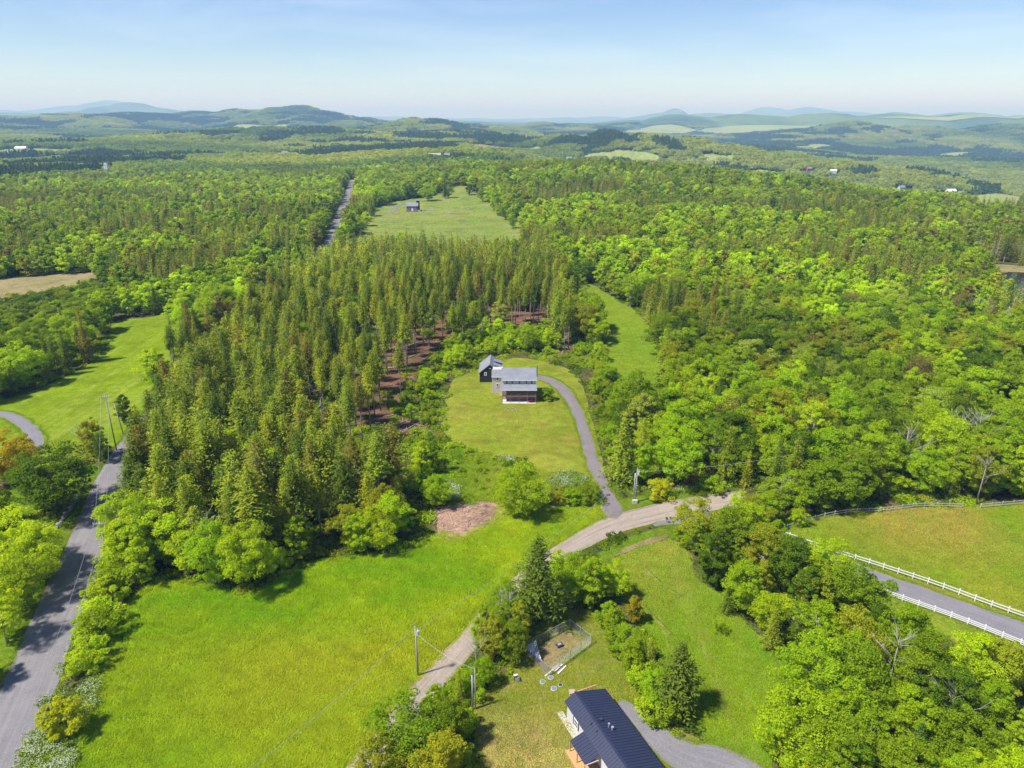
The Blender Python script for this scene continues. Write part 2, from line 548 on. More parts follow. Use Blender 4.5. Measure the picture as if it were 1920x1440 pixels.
def catmull(P, step):
    P = np.asarray(P, float)
    Q = np.vstack([2 * P[0] - P[1], P, 2 * P[-1] - P[-2]])
    out = []
    for i in range(1, len(Q) - 2):
        n = max(2, int(np.linalg.norm(Q[i + 1] - Q[i]) / step))
        for k in range(n):
            s = k / n
            out.append(0.5 * ((2 * Q[i]) + (-Q[i - 1] + Q[i + 1]) * s + (2 * Q[i - 1] - 5 * Q[i] + 4 * Q[i + 1] - Q[i + 2]) * s * s + (-Q[i - 1] + 3 * Q[i] - 3 * Q[i + 1] + Q[i + 2]) * s ** 3))
    out.append(P[-1])
    return np.array(out)

def fray(P, amp, step):
    """closed outline with an uneven, natural edge"""
    P = np.asarray(P)
    Q = catmull(np.vstack([P[-2:], P, P[:2]]), step)
    d0 = np.argmin(np.hypot(*(Q - P[0]).T))
    d1 = len(Q) - 1 - np.argmin(np.hypot(*(Q[::-1] - P[0]).T))
    Q = Q[d0:d1] if d1 > d0 + 3 else Q
    nx = (vnoise(Q[:, 0] / (3 * step), Q[:, 1] / (3 * step), 11) - 0.5) * 2 * amp
    ny = (vnoise(Q[:, 0] / (3 * step), Q[:, 1] / (3 * step), 12) - 0.5) * 2 * amp
    return Q + np.stack([nx, ny], 1)

# ------------------------------------------------------------------ terrain sheet
ii, jj = np.meshgrid(np.arange(NR - 1), np.arange(NTH - 1), indexing='ij')
i0 = (ii * NTH + jj).ravel()
faces = np.stack([i0, i0 + 1, i0 + NTH + 1, i0 + NTH], 1)[:, ::-1]
me = mesh_np('terrain', np.stack([GX.ravel(), GY.ravel(), GZ.ravel()], 1), faces, ['terrain'], smooth=True)
ca = me.attributes.new('canopy', 'FLOAT', 'POINT')
ca.data.foreach_set('value', sstep(np.hypot(GX, GY), 900, 1900).ravel().astype(np.float32))
tag(link('ground', me), 'rolling wooded land reaching to the blue hills', kind='structure')

ROADS = []
EDGES = []
CLEAR = []          # world outlines where no forest stands

def sheet(name, P, mat, off, grid, label, clear=True, amp=0.0, step=2.0):
    if amp > 0:
        P = fray(P, amp, step)
    if clear:
        CLEAR.append(P)
    x0, y0 = P.min(0)
    x1, y1 = P.max(0)
    gx, gy = np.meshgrid(np.arange(x0, x1, grid), np.arange(y0, y1, grid))
    gx, gy = gx.ravel(), gy.ravel()
    k = inside(P, gx, gy)
    pts = np.vstack([P, np.stack([gx[k], gy[k]], 1)])
    n = len(P)
    v2, _, f2, _, _, _ = delaunay_2d_cdt([Vector(p) for p in pts], [(i, (i + 1) % n) for i in range(n)], [list(range(n))], 1, 1e-4)
    xy = np.array([(q.x, q.y) for q in v2])
    z = H(xy[:, 0], xy[:, 1]) + off
    fs_ = []
    for f in f2:
        a, b, c = xy[f[0]], xy[f[1]], xy[f[2]]
        fs_.append(list(f) if np.cross(b - a, c - a) > 0 else list(f)[::-1])
    me = mesh_np(name, np.column_stack([xy, z]), fs_, [mat], smooth=True)
    return tag(link(name, me), label, kind='structure')

def ribbon(name, pix, width, mat, off, label, step=3.0, buffer=1.5, rag=0.25, world=None):
    C = catmull(world if world is not None else poly(pix), step)
    d = np.gradient(C, axis=0)
    d /= np.linalg.norm(d, axis=1)[:, None]
    nrm = np.stack([-d[:, 1], d[:, 0]], 1)
    w = np.interp(np.linspace(0, 1, len(C)), np.linspace(0, 1, len(width)), width) if hasattr(width, '__len__') else np.full(len(C), width)
    K = 7
    rows, uv = [], []
    s = np.concatenate([[0], np.cumsum(np.hypot(*np.diff(C, axis=0).T))])
    for k in range(K):
        a = k / (K - 1) * 2 - 1
        rg = (vnoise(C[:, 0] / 2.5 + 31 * k, C[:, 1] / 2.5, 5 + k) - 0.5) * 2 * rag if k in (0, K - 1) else 0
        q = C + nrm * (a * w / 2 + rg)[:, None]
        crown = 0.07 * (1 - a * a)
        rows.append(np.column_stack([q, H(q[:, 0], q[:, 1]) + off + crown]))
        uv.append(np.column_stack([np.full(len(C), k / (K - 1)), s]))
    V = np.stack(rows, 1).reshape(-1, 3)
    UV = np.stack(uv, 1).reshape(-1, 2)
    a, b = np.meshgrid(np.arange(len(C) - 1), np.arange(K - 1), indexing='ij')
    i0 = (a * K + b).ravel()
    F = np.stack([i0, i0 + K, i0 + K + 1, i0 + 1], 1)
    me = mesh_np(name, V, F, [mat], smooth=True)
    ul = me.uv_layers.new(name='UVMap')
    ul.data.foreach_set('uv', UV[F.ravel()].astype(np.float32).ravel())
    L = C + nrm * (w / 2 + buffer)[:, None]
    Rr = C - nrm * (w / 2 + buffer)[:, None]
    CLEAR.append(np.vstack([L, Rr[::-1]]))
    if buffer >= 0.5 and off < 0.2:
        for sg in (-1, 1):
            EDGES.append(np.column_stack([C + nrm * (sg * w / 2)[:, None], nrm * sg]))
    ROADS.append(np.vstack([C + nrm * (w / 2 - 0.1)[:, None], (C - nrm * (w / 2 - 0.1)[:, None])[::-1]]))
    if me.polygons[0].normal.z < 0:
        me.flip_normals()
    return tag(link(name, me), label, kind='structure')

# ------------------------------------------------------------------ fields, lawns, roads
MEADOW = poly([(20, 1520), (60, 1440), (110, 1390), (160, 1310), (195, 1220), (240, 1130), (300, 1085), (380, 1095), (470, 1115), (560, 1065), (640, 1045), (760, 1035), (830, 995), (880, 975), (930, 950), (1000, 945), (1090, 935), (1145, 930), (1150, 970), (1070, 1022), (990, 1088), (930, 1150), (865, 1222), (780, 1305), (700, 1400), (630, 1520)])
sheet('meadow', MEADOW, 'meadow', 0.03, 4, 'bright green foreground meadow beside the gravel road', amp=0.8)
HAY = poly([(-120, 790), (0, 752), (90, 722), (170, 680), (205, 645), (215, 605), (280, 595), (345, 582), (352, 600), (320, 680), (262, 775), (215, 835), (160, 850), (60, 880), (0, 900), (-120, 930)])
sheet('hay_field', HAY, 'hay', 0.03, 5, 'mown hay field with curved tractor lines at left', amp=0.8)
LAWN = poly([(852, 712), (880, 700), (900, 690), (960, 672), (1010, 676), (1045, 684), (1082, 705), (1100, 745), (1112, 800), (1128, 860), (1140, 905), (1128, 925), (1105, 895), (1020, 882), (975, 862), (915, 852), (870, 838), (838, 818), (828, 795), (834, 758)])
sheet('house_lawn', LAWN, 'lawn', 0.04, 3, 'mown lawn with brown patches in front of the grey roofed house', amp=0.5)
STRIP = poly([(1062, 520), (1105, 532), (1165, 568), (1212, 605), (1228, 640), (1240, 735), (1165, 725), (1128, 650), (1092, 575)])
sheet('meadow_strip', STRIP, 'strip', 0.04, 5, 'narrow green clearing between the pines and the right wood', amp=1.2)
FIELD2 = poly([(630, 480), (655, 452), (688, 420), (694, 392), (755, 376), (812, 366), (842, 350), (862, 349), (905, 372), (938, 400), (975, 432), (990, 470), (960, 490), (800, 490)])
sheet('hilltop_field', FIELD2, 'far_field', 0.12, 9, 'pale green field around the small blue house', amp=8.0, step=10)
PASTURE = poly([(1462, 996), (1500, 976), (1560, 966), (1700, 952), (1830, 948), (2050, 936), (2200, 1060), (2100, 1200), (1920, 1158), (1750, 1098), (1600, 1045)])
sheet('pasture', PASTURE, 'pasture', 0.03, 4, 'fenced pasture with dry patches at right')
LOT = poly([(880, 1520), (892, 1400), (893, 1310), (955, 1270), (960, 1225), (1000, 1175), (1080, 1140), (1140, 1150), (1165, 1230), (1190, 1290), (1260, 1370), (1330, 1400), (1370, 1520)])
sheet('neighbour_lawn', LOT, 'dry_lawn', 0.03, 3, 'straw flecked lawn around the blue metal roofed house', amp=0.5)
LOT2 = poly([(1145, 1060), (1180, 1035), (1255, 1010), (1290, 1030), (1300, 1075), (1345, 1110), (1400, 1170), (1470, 1220), (1500, 1270), (1480, 1330), (1450, 1400), (1440, 1520), (1330, 1450), (1320, 1380), (1290, 1340), (1250, 1250), (1190, 1160), (1165, 1100)])
sheet('mown_lot', LOT2, 'mown', 0.032, 3, 'mown grass lot with lines of hay between hedgerow and wood', amp=0.6)
VERGE = poly([(1150, 940), (1200, 930), (1260, 918), (1330, 918), (1352, 928), (1330, 935), (1240, 952), (1180, 965), (1150, 955)])
sheet('road_verge', VERGE, 'verge', 0.05, 3, 'grassy verge around the pole with a box')
VERGE2 = poly([(1110, 1045), (1170, 1010), (1250, 985), (1290, 985), (1260, 1012), (1190, 1040), (1140, 1065)])
sheet('road_verge', VERGE2, 'verge', 0.05, 3, 'grassy bank with a strip of bare earth below the gravel road')
VERGE3 = poly([(-160, 1400), (-140, 1000), (40, 900), (110, 880), (180, 870), (205, 895), (150, 1000), (110, 1100), (60, 1220), (-20, 1400)])
sheet('road_verge', VERGE3, 'verge', 0.035, 3, 'grassy ground under the trees left of the asphalt road', clear=False)
VERGE4 = poly([(1440, 992), (1600, 1035), (1750, 1086), (1920, 1144), (2100, 1204), (2100, 1330), (1920, 1262), (1780, 1200), (1600, 1118), (1470, 1040)])
sheet('road_verge', VERGE4, 'pasture', 0.02, 3, 'mown grass on both sides of the fenced lane')
MARSH = poly([(-140, 540), (60, 519), (175, 512), (178, 527), (110, 548), (40, 566), (-140, 590)])
sheet('marsh', MARSH, 'marsh', 0.1, 7, 'tan reed marsh beyond the left trees', amp=2.0, step=6)
POND = poly([(1880, 512), (1930, 512), (2040, 520), (2040, 590), (1925, 572), (1885, 556), (1868, 532)])
sheet('pond', POND, 'water', 0.12, 6, 'dark pond at the right edge', amp=1.0, step=4)
REED = poly([(1800, 498), (1850, 494), (1930, 500), (2040, 508), (2040, 521), (1930, 513), (1880, 511), (1840, 505)])
sheet('reed_bed', REED, 'marsh', 0.1, 6, 'pale reeds along the pond')
CLEAR.append(poly([(-160, 585), (110, 545), (178, 525), (220, 552), (190, 600), (195, 618), (60, 640), (-160, 660)]))
CLEAR.append(poly([(1830, 510), (1885, 512), (1872, 532), (1888, 556), (1930, 574), (1925, 600), (1860, 560)]))

# forest floor where the plantation is thinned
SL = [poly([(640, 700), (690, 640), (760, 600), (850, 580), (880, 598), (830, 645), (805, 690), (770, 720), (730, 785), (680, 800), (645, 770)]),
      poly([(545, 712), (590, 705), (600, 740), (560, 760)]), poly([(620, 650), (665, 640), (670, 720), (640, 740)]),
      poly([(455, 830), (500, 800), (520, 850), (470, 890)]), poly([(840, 590), (960, 560), (1040, 570), (1050, 600), (950, 615), (860, 625)]),
      poly([(1030, 640), (1065, 625), (1075, 655), (1045, 668)]), poly([(725, 790), (790, 785), (800, 805), (740, 815)])]
for q in SL:
    sheet('forest_floor', q, 'slash', 0.035, 3, 'reddish brown floor of needles and slash between the pine trunks', clear=False, amp=1.2)
CHIP = poly([(815, 952), (870, 941), (915, 932), (945, 938), (942, 965), (920, 985), (885, 1000), (862, 1016), (828, 1012), (812, 985)])
sheet('wood_chip_patch', CHIP, 'chips', 0.07, 1.5, 'patch of brown wood chips and brash at the meadow edge', amp=1.7)

PENF = poly([(990, 1222), (1066, 1182), (1092, 1200), (1085, 1215), (1026, 1258), (1010, 1248)])
sheet('pen_floor', PENF, 'pen_earth', 0.06, 1.5, 'worn brown ground inside the wire pen', amp=0.4)
ROADS.append(PENF)
# far fields
FAR_FIELDS = [
    ([(1080, 301), (1100, 291), (1140, 287), (1165, 281), (1200, 286), (1245, 303), (1160, 305)], 'distant_field', 'green field below the mid hill, left of three'),
    ([(1300, 303), (1335, 289), (1365, 292), (1392, 299), (1345, 305)], 'distant_field', 'small green field on the slope of the mid hill'),
    ([(1365, 334), (1395, 323), (1440, 322), (1505, 336), (1440, 339)], 'distant_field', 'long green field near the red barn'),
    ([(1750, 377), (1760, 363), (1850, 366), (1925, 370), (1925, 388), (1800, 388)], 'distant_field', 'green field around the white farmhouse'),
    ([(1820, 402), (1860, 391), (1925, 387), (1925, 402)], 'bare_soil', 'brown ploughed field at the right edge'),
    ([(1308, 249), (1350, 239), (1440, 236), (1545, 233), (1480, 244), (1400, 251)], 'distant_field', 'pale field on the far right ridge'),
    ([(1170, 250), (1210, 240), (1300, 243), (1290, 253), (1220, 255)], 'distant_field', 'pale field on the ridge behind the mid hill'),
    ([(1475, 281), (1525, 271), (1565, 277), (1520, 284)], 'distant_field', 'small pale field low on the blue slope'),
    ([(1735, 296), (1790, 287), (1825, 287), (1800, 296)], 'distant_field', 'thin field in the middle of the blue slope'),
    ([(1640, 223), (1760, 220), (1920, 217), (1920, 222), (1760, 226)], 'distant_field', 'thin bright field along the right ridge top'),
    ([(868, 281), (885, 273), (930, 276), (962, 281), (950, 288), (900, 285)], 'bare_soil', 'reddish ploughed field beyond the village'),
    ([(795, 303), (840, 296), (900, 297), (905, 302), (850, 306)], 'distant_field', 'light green field beside the village'),
    ([(905, 306), (950, 299), (985, 303), (960, 308)], 'distant_field', 'light green field with a dark house'),
    ([(488, 297), (510, 289), (545, 287), (562, 292), (540, 299)], 'distant_field', 'yellow green field above the left wood'),
    ([(248, 340), (275, 333), (312, 331), (308, 341), (270, 343)], 'distant_field', 'small green clearing in the left wood'),
    ([(-60, 306), (0, 300), (60, 297), (150, 289), (170, 288), (130, 302), (60, 309), (-60, 318)], 'marsh', 'straw coloured field at far left'),
    ([(-60, 288), (0, 282), (70, 280), (150, 282), (130, 289), (50, 293), (-60, 298)], 'distant_field', 'scrubby pale field with a white barn at far left'),
    ([(960, 281), (1010, 276), (1030, 282), (980, 287)], 'distant_field', 'small pale field right of the ploughed field'),
    ([(430, 244), (500, 236), (560, 236), (540, 243), (470, 248)], 'distant_field', 'pale clearing on the left ridge'),
]
for pix, m, lab in FAR_FIELDS:
    P = poly(pix)
    d = np.hypot(*P.mean(0))
    sheet('far_field', P, m, 0.8 + d * 0.0007, max(12, d * 0.012), lab, amp=d * 0.003, step=max(8, d * 0.012))

FAR_HOUSES = [(1785, 364), (1803, 365), (1518, 321), (1562, 325), (1692, 356), (1068, 302), (1078, 302), (815, 300), (838, 296), (905, 302), (772, 284), (787, 284), (845, 276), (534, 292), (38, 283), (857, 282)]
for _p in FAR_HOUSES:
    _q = gp(*_p)[:2]
    _d = _q / np.hypot(*_q)
    _n = np.array([-_d[1], _d[0]])
    CLEAR.append(np.array([_q + _d * 18 + _n * 22, _q + _d * 18 - _n * 22, _q - _d * 130 - _n * 16, _q - _d * 130 + _n * 16]))
ROAD_L = [(-70, 1560), (0, 1405), (58, 1275), (118, 1130), (162, 1030), (192, 950), (222, 880), (300, 770), (430, 635), (530, 545), (598, 488), (621, 450), (634, 412), (648, 380), (657, 352), (661, 336)]
ribbon('asphalt_road', ROAD_L, 8.0, 'asphalt', 0.07, 'grey asphalt country road running up the left side', 5, 2.0)
GRAV = [(610, 1560), (690, 1430), (770, 1325), (830, 1255), (880, 1200), (940, 1125), (1000, 1070), (1070, 1025), (1150, 985), (1250, 958), (1350, 940), (1400, 934)]
ribbon('gravel_road', GRAV, [4.2, 4.2, 4.2, 4.2, 4.0, 3.8, 4.4, 5.4, 6.6, 7.0, 6.6, 6.0], 'gravel', 0.08, 'tan gravel road with wheel tracks curving past the driveway', 3, 1.0)
_far = poly(ROAD_L[10:])
CLEAR.append(np.vstack([_far + [-7, 0], (_far + [9, 0])[::-1]]))
ribbon('fenced_lane', [(1225, 985), (1290, 972), (1370, 978), (1440, 1005), (1510, 1038), (1600, 1072), (1750, 1126), (1920, 1187), (2100, 1250)], [1.2, 5.5, 6.6, 6.4, 6.0, 6.0, 6.2, 6.4, 6.4], 'tarmac', 0.055, 'grey lane between two white fences', 3, 1.0)
ribbon('driveway', [(1158, 975), (1146, 950), (1132, 915), (1112, 865), (1096, 812), (1082, 772), (1064, 740), (1040, 718), (1012, 708), (985, 704)], [5.5, 3.6, 3.2, 3.2, 3.2, 3.2, 3.2, 3.6, 4.2, 4.2], 'drive', 0.06, 'grey gravel driveway climbing to the house', 2, 0.6)
ribbon('neighbour_driveway', [(1160, 1318), (1195, 1345), (1245, 1395), (1300, 1425), (1380, 1450), (1480, 1540)], [2.0, 3.6, 5.0, 6.4, 7.5, 8.0], 'tarmac', 0.055, 'grey drive behind the blue metal roofed house', 2, 0.5)
ribbon('farm_drive', [(-80, 768), (0, 776), (32, 786), (54, 802), (66, 822), (70, 850)], 3.6, 'tarmac', 0.06, 'curved grey drive at the edge of the hay field', 2, 0.5)
ribbon('hilltop_drive', [(690, 402), (735, 398), (742, 389), (752, 384), (764, 384)], 4.0, 'drive', 0.22, 'pale drive to the small blue house', 6, 1)
for k, pix in enumerate([[(785, 422), (830, 419), (850, 421), (870, 417), (885, 414)], [(890, 415), (905, 430), (930, 447), (960, 470)], [(830, 435), (855, 436), (880, 437), (892, 444), (890, 452), (930, 450)]]):
    ribbon('field_path', pix, 1.6, 'far_field', 0.25, ['worn path below the small blue house', 'worn path slanting down the hilltop field', 'worn path winding across the hilltop field'][k], 6, 0)
ribbon('earth_bank', [(1150, 1045), (1180, 1028), (1215, 1015), (1255, 1005)], [0.3, 1.3, 1.2, 0.3], 'pen_earth', 0.1, 'strip of bare reddish earth on the bank', 0.8, 0, rag=0.7)
for pix in ([(1208, 1064), (1240, 1095), (1275, 1120)], [(1205, 1135), (1235, 1165), (1258, 1190)]):
    ribbon('hay_windrow', pix, 0.7, 'dry_lawn', 0.10, 'pale line of cut hay on the mown lot', 1.5, 0, rag=0.5)

# ------------------------------------------------------------------ tree prototypes
def quads_from(c, u, v):
    """rhombus leaves: centre c, half axes u, v -> verts, faces"""
    n = len(c)
    V = np.empty((n, 4, 3), np.float32)
    V[:, 0], V[:, 1], V[:, 2], V[:, 3] = c - u, c + v, c + u, c - v
    F = np.arange(n * 4).reshape(n, 4)
    return V.reshape(-1, 3), F

def unit(a):
    return a / np.maximum(np.linalg.norm(a, axis=-1, keepdims=True), 1e-6)

def leaf_cloud(rng, cen, rad, flat, n, size, up=0.5, jit=0.7):
    """leaves on the outside of a tuft, facing outward and up"""
    d = unit(rng.normal(size=(n, 3)))
    d[:, 2] = np.abs(d[:, 2]) * 1.1 - 0.35
    d = unit(d)
    pos = cen + d * rad * np.array([1, 1, flat]) * (0.62 + 0.42 * rng.random((n, 1)))
    nn = unit(d + np.array([0, 0, up]) + rng.normal(size=(n, 3)) * jit)
    a = unit(np.cross(nn, rng.normal(size=(n, 3))))
    b = np.cross(nn, a)
    s = size * (0.65 + 0.7 * rng.random((n, 1)))
    return pos, a * s, b * s * 0.62

def make_broadleaf(seed, h=14.0, w=9.0, nc=62, nl=165, leaf=0.175, low=0.12, taper=0.5, lobes=0.25, bark='bark', limbs=9, airy=1.0, cl=0.085):
    rng = np.random.default_rng(seed)
    cz, rz = h * (1 + low) / 2, h * (1 - low) / 2
    cs, us, vs_ = [], [], []
    ends = []
    ph = rng.random(6) * 6.28
    for i in range(nc):
        d = unit(rng.normal(size=3))
        if i > nc * 0.82:
            rr = 0.25 + 0.4 * rng.random()
        else:
            rr = 0.66 + 0.42 * rng.random()
        a = math.atan2(d[1], d[0])
        wob = 1 + lobes * (math.sin(2 * a + ph[0] + 2 * d[2]) * 0.6 + math.sin(3 * a + ph[1] - 3 * d[2]) * 0.5)
        zz = d[2] * rr
        side = 1.0 - taper * max(0.0, zz) ** 1.5 - 0.25 * max(0.0, -zz)
        c = np.array([d[0] * rr * w / 2 * wob * side, d[1] * rr * w / 2 * wob * side, cz + zz * rz])
        rad = w * (cl * 0.78 + 0.11 * rng.random() ** 1.6) * airy
        ends.append((c, rad))
        p, u, v = leaf_cloud(rng, c, rad, 0.72, nl, leaf)
        cs.append(p); us.append(u); vs_.append(v)
    V, F = quads_from(np.vstack(cs), np.vstack(us), np.vstack(vs_))
    mb = MB()
    lean = rng.normal(size=2) * 0.02 * h
    top = Vector((lean[0], lean[1], h * 0.62))
    mb.tube([(0, 0, -0.4), (lean[0] * 0.3, lean[1] * 0.3, h * 0.22), tuple(top)], [h * 0.019, h * 0.014, h * 0.006], 7)
    for c, rad in ends[:limbs]:
        z0 = h * (0.2 + 0.3 * rng.random())
        b = Vector((lean[0] * z0 / h, lean[1] * z0 / h, z0))
        e = Vector(c)
        m = b.lerp(e, 0.5) + Vector((0, 0, 0.04 * h))
        mb.tube([b, m, e], [h * 0.008, h * 0.005, h * 0.002], 5)
    return V, F, mb, bark

def make_conifer(seed, h=18.0, w=6.0, base=0.08, whorls=30, per=7, seg=6, leaf=0.42, droop=0.28, power=0.85, bark='bark', ragged=0.25, top=0.06, stubs=0):
    rng = np.random.default_rng(seed)
    cs, us, vs_ = [], [], []
    mb = MB()
    bend = rng.normal(size=2) * 0.014 * h
    lob = rng.random(2) * 6.28
    ax = lambda z: np.array([bend[0] * (z / h) ** 2, bend[1] * (z / h) ** 2, z])
    mb.tube([tuple(ax(z)) for z in (-0.4, h * 0.3, h * 0.65, h * 0.99)], [h * 0.0105, h * 0.0088, h * 0.0055, 0.02], 7)
    for i in range(whorls):
        tt = (i + 0.5 * rng.random()) / whorls
        z = h * (base + (1 - base) * tt ** 0.92)
        prof = (1 - tt) ** power + top
        if base > 0.3:
            prof *= min(1.0, 0.35 + tt * 4.0)
        k = max(3, int(round(per * (0.55 + 0.45 * (1 - tt)))))
        a0 = rng.random() * 6.28
        for j in range(k):
            if rng.random() < ragged * 0.35: continue
            a = a0 + 6.283 * j / k + rng.normal() * 0.22
            L = w / 2 * prof * (1 - ragged + 2 * ragged * rng.random() * 0.75) * (1 + 0.22 * math.sin(2 * a + lob[0] + 7 * tt) + 0.14 * math.sin(5 * a + lob[1] - 11 * tt))
            if L < 0.12: L = 0.12
            dirv = np.array([math.cos(a), math.sin(a), 0])
            side = np.array([-dirv[1], dirv[0], 0])
            o = ax(z)
            n = max(2, int(round(seg * (0.35 + 0.65 * L / (w / 2)))))
            rise = 0.35 * (tt - 0.3)
            for q in range(n):
                s = (q + 0.6) / n
                p = o + dirv * L * s + np.array([0, 0, L * (rise * s - droop * s * s)])
                wd = leaf * (1.15 - 0.55 * s) * (0.7 + 0.6 * rng.random()) * (0.5 + 0.5 * (1 - tt))
                for sg in (-1, 1):
                    uu = unit(dirv * 0.8 + side * sg * 0.75 + np.array([0, 0, -0.15 + 0.5 * rng.normal()]) + rng.normal(size=3) * 0.35)
                    c = p + uu * wd * 0.7 + rng.normal(size=3) * 0.38 * leaf
                    vv = unit(np.cross(uu, np.array([0, 0, 1.0]) + rng.normal(size=3) * 0.45))
                    cs.append(c); us.append(uu * wd); vs_.append(vv * wd * 0.36)
    c = ax(h)
    for q in range(6):
        a = q * 1.05
        uu = unit(np.array([math.cos(a) * 0.3, math.sin(a) * 0.3, 1.0]))
        cs.append(c - np.array([0, 0, 0.3]) + uu * 0.1); us.append(uu * 0.4); vs_.append(unit(np.cross(uu, [1, 0.2, 0])) * 0.16)
    V, F = quads_from(np.array(cs), np.array(us), np.array(vs_))
    for q in range(stubs):
        z = h * (0.25 + 0.3 * rng.random())
        a = rng.random() * 6.28
        l = 0.6 + 1.2 * rng.random()
        o = ax(z)
        mb.tube([tuple(o), (o[0] + math.cos(a) * l, o[1] + math.sin(a) * l, z - 0.2 * l)], [0.05, 0.015], 4)
    return V, F, mb, bark

def make_dead(seed, h=14.0, spread=0.55, n=16, white=True):
    rng = np.random.default_rng(seed)
    mb = MB()
    lean = rng.normal(size=2) * 0.06 * h
    mb.tube([(0, 0, -0.3), (lean[0] * 0.5, lean[1] * 0.5, h * 0.5), (lean[0], lean[1], h)], [h * 0.013, h * 0.009, 0.03], 7)
    br = MB()
    for i in range(n):
        z = h * (0.35 + 0.6 * rng.random())
        a = rng.random() * 6.28
        L = spread * (h - z * 0.75) * (0.5 + 0.6 * rng.random())
        b = Vector((lean[0] * z / h, lean[1] * z / h, z))
        up = 0.5 + 0.7 * rng.random() if white else -0.15
        e = b + Vector((math.cos(a) * L, math.sin(a) * L, L * up))
        m = b.lerp(e, 0.5) + Vector((0, 0, 0.05 * L))
        br.tube([b, m, e], [h * 0.0055, h * 0.0035, 0.012], 5)
        for q in range(3):
            f = b.lerp(e, 0.45 + 0.18 * q)
            a2 = a + rng.normal() * 0.9
            l2 = L * 0.4
            br.tube([f, f + Vector((math.cos(a2) * l2, math.sin(a2) * l2, l2 * (up + 0.2)))], [h * 0.003, 0.01], 4)
    return mb, br

# each prototype: (crown mesh, trunk mesh, nominal height)
PROTO = {'broadleaf': [], 'pine': [], 'spruce': [], 'shrub': [], 'dead': []}
LOWP = {'broadleaf': [], 'pine': [], 'spruce': [], 'shrub': []}
def reg(dst, kind, res, h, mat, smooth=False):
    V, F, mb, bark = res
    cm = mesh_np('crown', V, F, [mat])
    tm = mb.mesh('trunk', bark, smooth=True)
    nv = len(V)
    tf = [f for f in mb.f]
    # joined version for the massed forest
    tri = [list(map(int, f)) for f in F] + [[i + nv for i in f] for f in tf]
    jm = mesh_np('forest_tree', np.vstack([V, np.array(mb.v, np.float32)]), tri, [mat, bark], [0] * len(F) + [1] * len(tf))
    dst[kind].append((cm, tm, h, jm))

B = [dict(h=14, w=10.5, nc=115, nl=150, taper=0.35), dict(h=14, w=8.6, nc=100, nl=150, taper=0.55, low=0.08), dict(h=14, w=9.5, nc=105, nl=145, taper=0.45, lobes=0.42),
     dict(h=14, w=7.2, nc=85, nl=150, taper=0.6, low=0.10), dict(h=14, w=11.5, nc=120, nl=150, taper=0.25, low=0.12, lobes=0.35), dict(h=14, w=8.0, nc=70, nl=120, taper=0.4, low=0.16, leaf=0.165, limbs=22, bark='pale_bark')]
for i, kw in enumerate(B):
    reg(PROTO, 'broadleaf', make_broadleaf(100 + i, **kw), 14, 'leaves')
for i, kw in enumerate([dict(w=6.2, base=0.36, ragged=0.4, stubs=14), dict(w=5.6, base=0.44, ragged=0.35, stubs=12), dict(w=6.8, base=0.30, ragged=0.45, stubs=10), dict(w=5.2, base=0.50, ragged=0.4, stubs=18), dict(w=5.8, base=0.56, ragged=0.3, stubs=12), dict(w=5.2, base=0.52, ragged=0.45, stubs=16)]):
    reg(PROTO, 'pine', make_conifer(200 + i, h=20, whorls=30, per=9, seg=7, leaf=0.48, droop=0.18, power=0.52, bark='pine_bark', **kw), 20, 'needles')
for i, kw in enumerate([dict(w=6.4, ragged=0.4, power=0.75), dict(w=5.8, base=0.12, power=0.7), dict(w=7.4, droop=0.36, ragged=0.4), dict(w=6.8, ragged=0.5, power=0.65), dict(w=6.0, ragged=0.45, power=0.6, base=0.2)]):
    reg(PROTO, 'spruce', make_conifer(300 + i, h=16, whorls=40, per=10, seg=8, leaf=0.42, **kw), 16, 'needles')
for i, kw in enumerate([dict(w=5.0), dict(w=4.2, taper=0.5), dict(w=5.8, lobes=0.5)]):
    reg(PROTO, 'shrub', make_broadleaf(400 + i, h=4.0, nc=52, nl=100, leaf=0.115, low=-0.05, limbs=6, **kw), 4, 'leaves')
# lighter versions for trees farther off
for i, kw in enumerate([dict(w=10.5, taper=0.35), dict(w=8.6, taper=0.55), dict(w=9.5, lobes=0.4), dict(w=7.4, taper=0.6), dict(w=11.5, taper=0.25)]):
    reg(LOWP, 'broadleaf', make_broadleaf(120 + i, h=14, nc=46, nl=52, leaf=0.42, limbs=2, low=0.06, cl=0.10, **kw), 14, 'leaves')
for i, kw in enumerate([dict(w=5.4, base=0.36), dict(w=5.0, base=0.30), dict(w=6.0, base=0.4)]):
    reg(LOWP, 'pine', make_conifer(220 + i, h=20, whorls=15, per=6, seg=4, leaf=0.85, droop=0.16, power=0.9, bark='pine_bark', **kw), 20, 'needles')
for i, kw in enumerate([dict(w=6.2), dict(w=5.4)]):
    reg(LOWP, 'spruce', make_conifer(320 + i, h=16, whorls=18, per=7, seg=4, leaf=0.75, **kw), 16, 'needles')
DEADM = []
for i in range(4):
    mb, br = make_dead(500 + i, white=True)
    DEADM.append((mb.mesh('trunk', 'pale_bark', True), br.mesh('branches', 'pale_bark', True), 14))
for i in range(3):
    mb, br = make_dead(520 + i, spread=0.22, n=40, white=False)
    DEADM.append((mb.mesh('trunk', 'dead_wood', True), br.mesh('branches', 'dead_wood', True), 14))

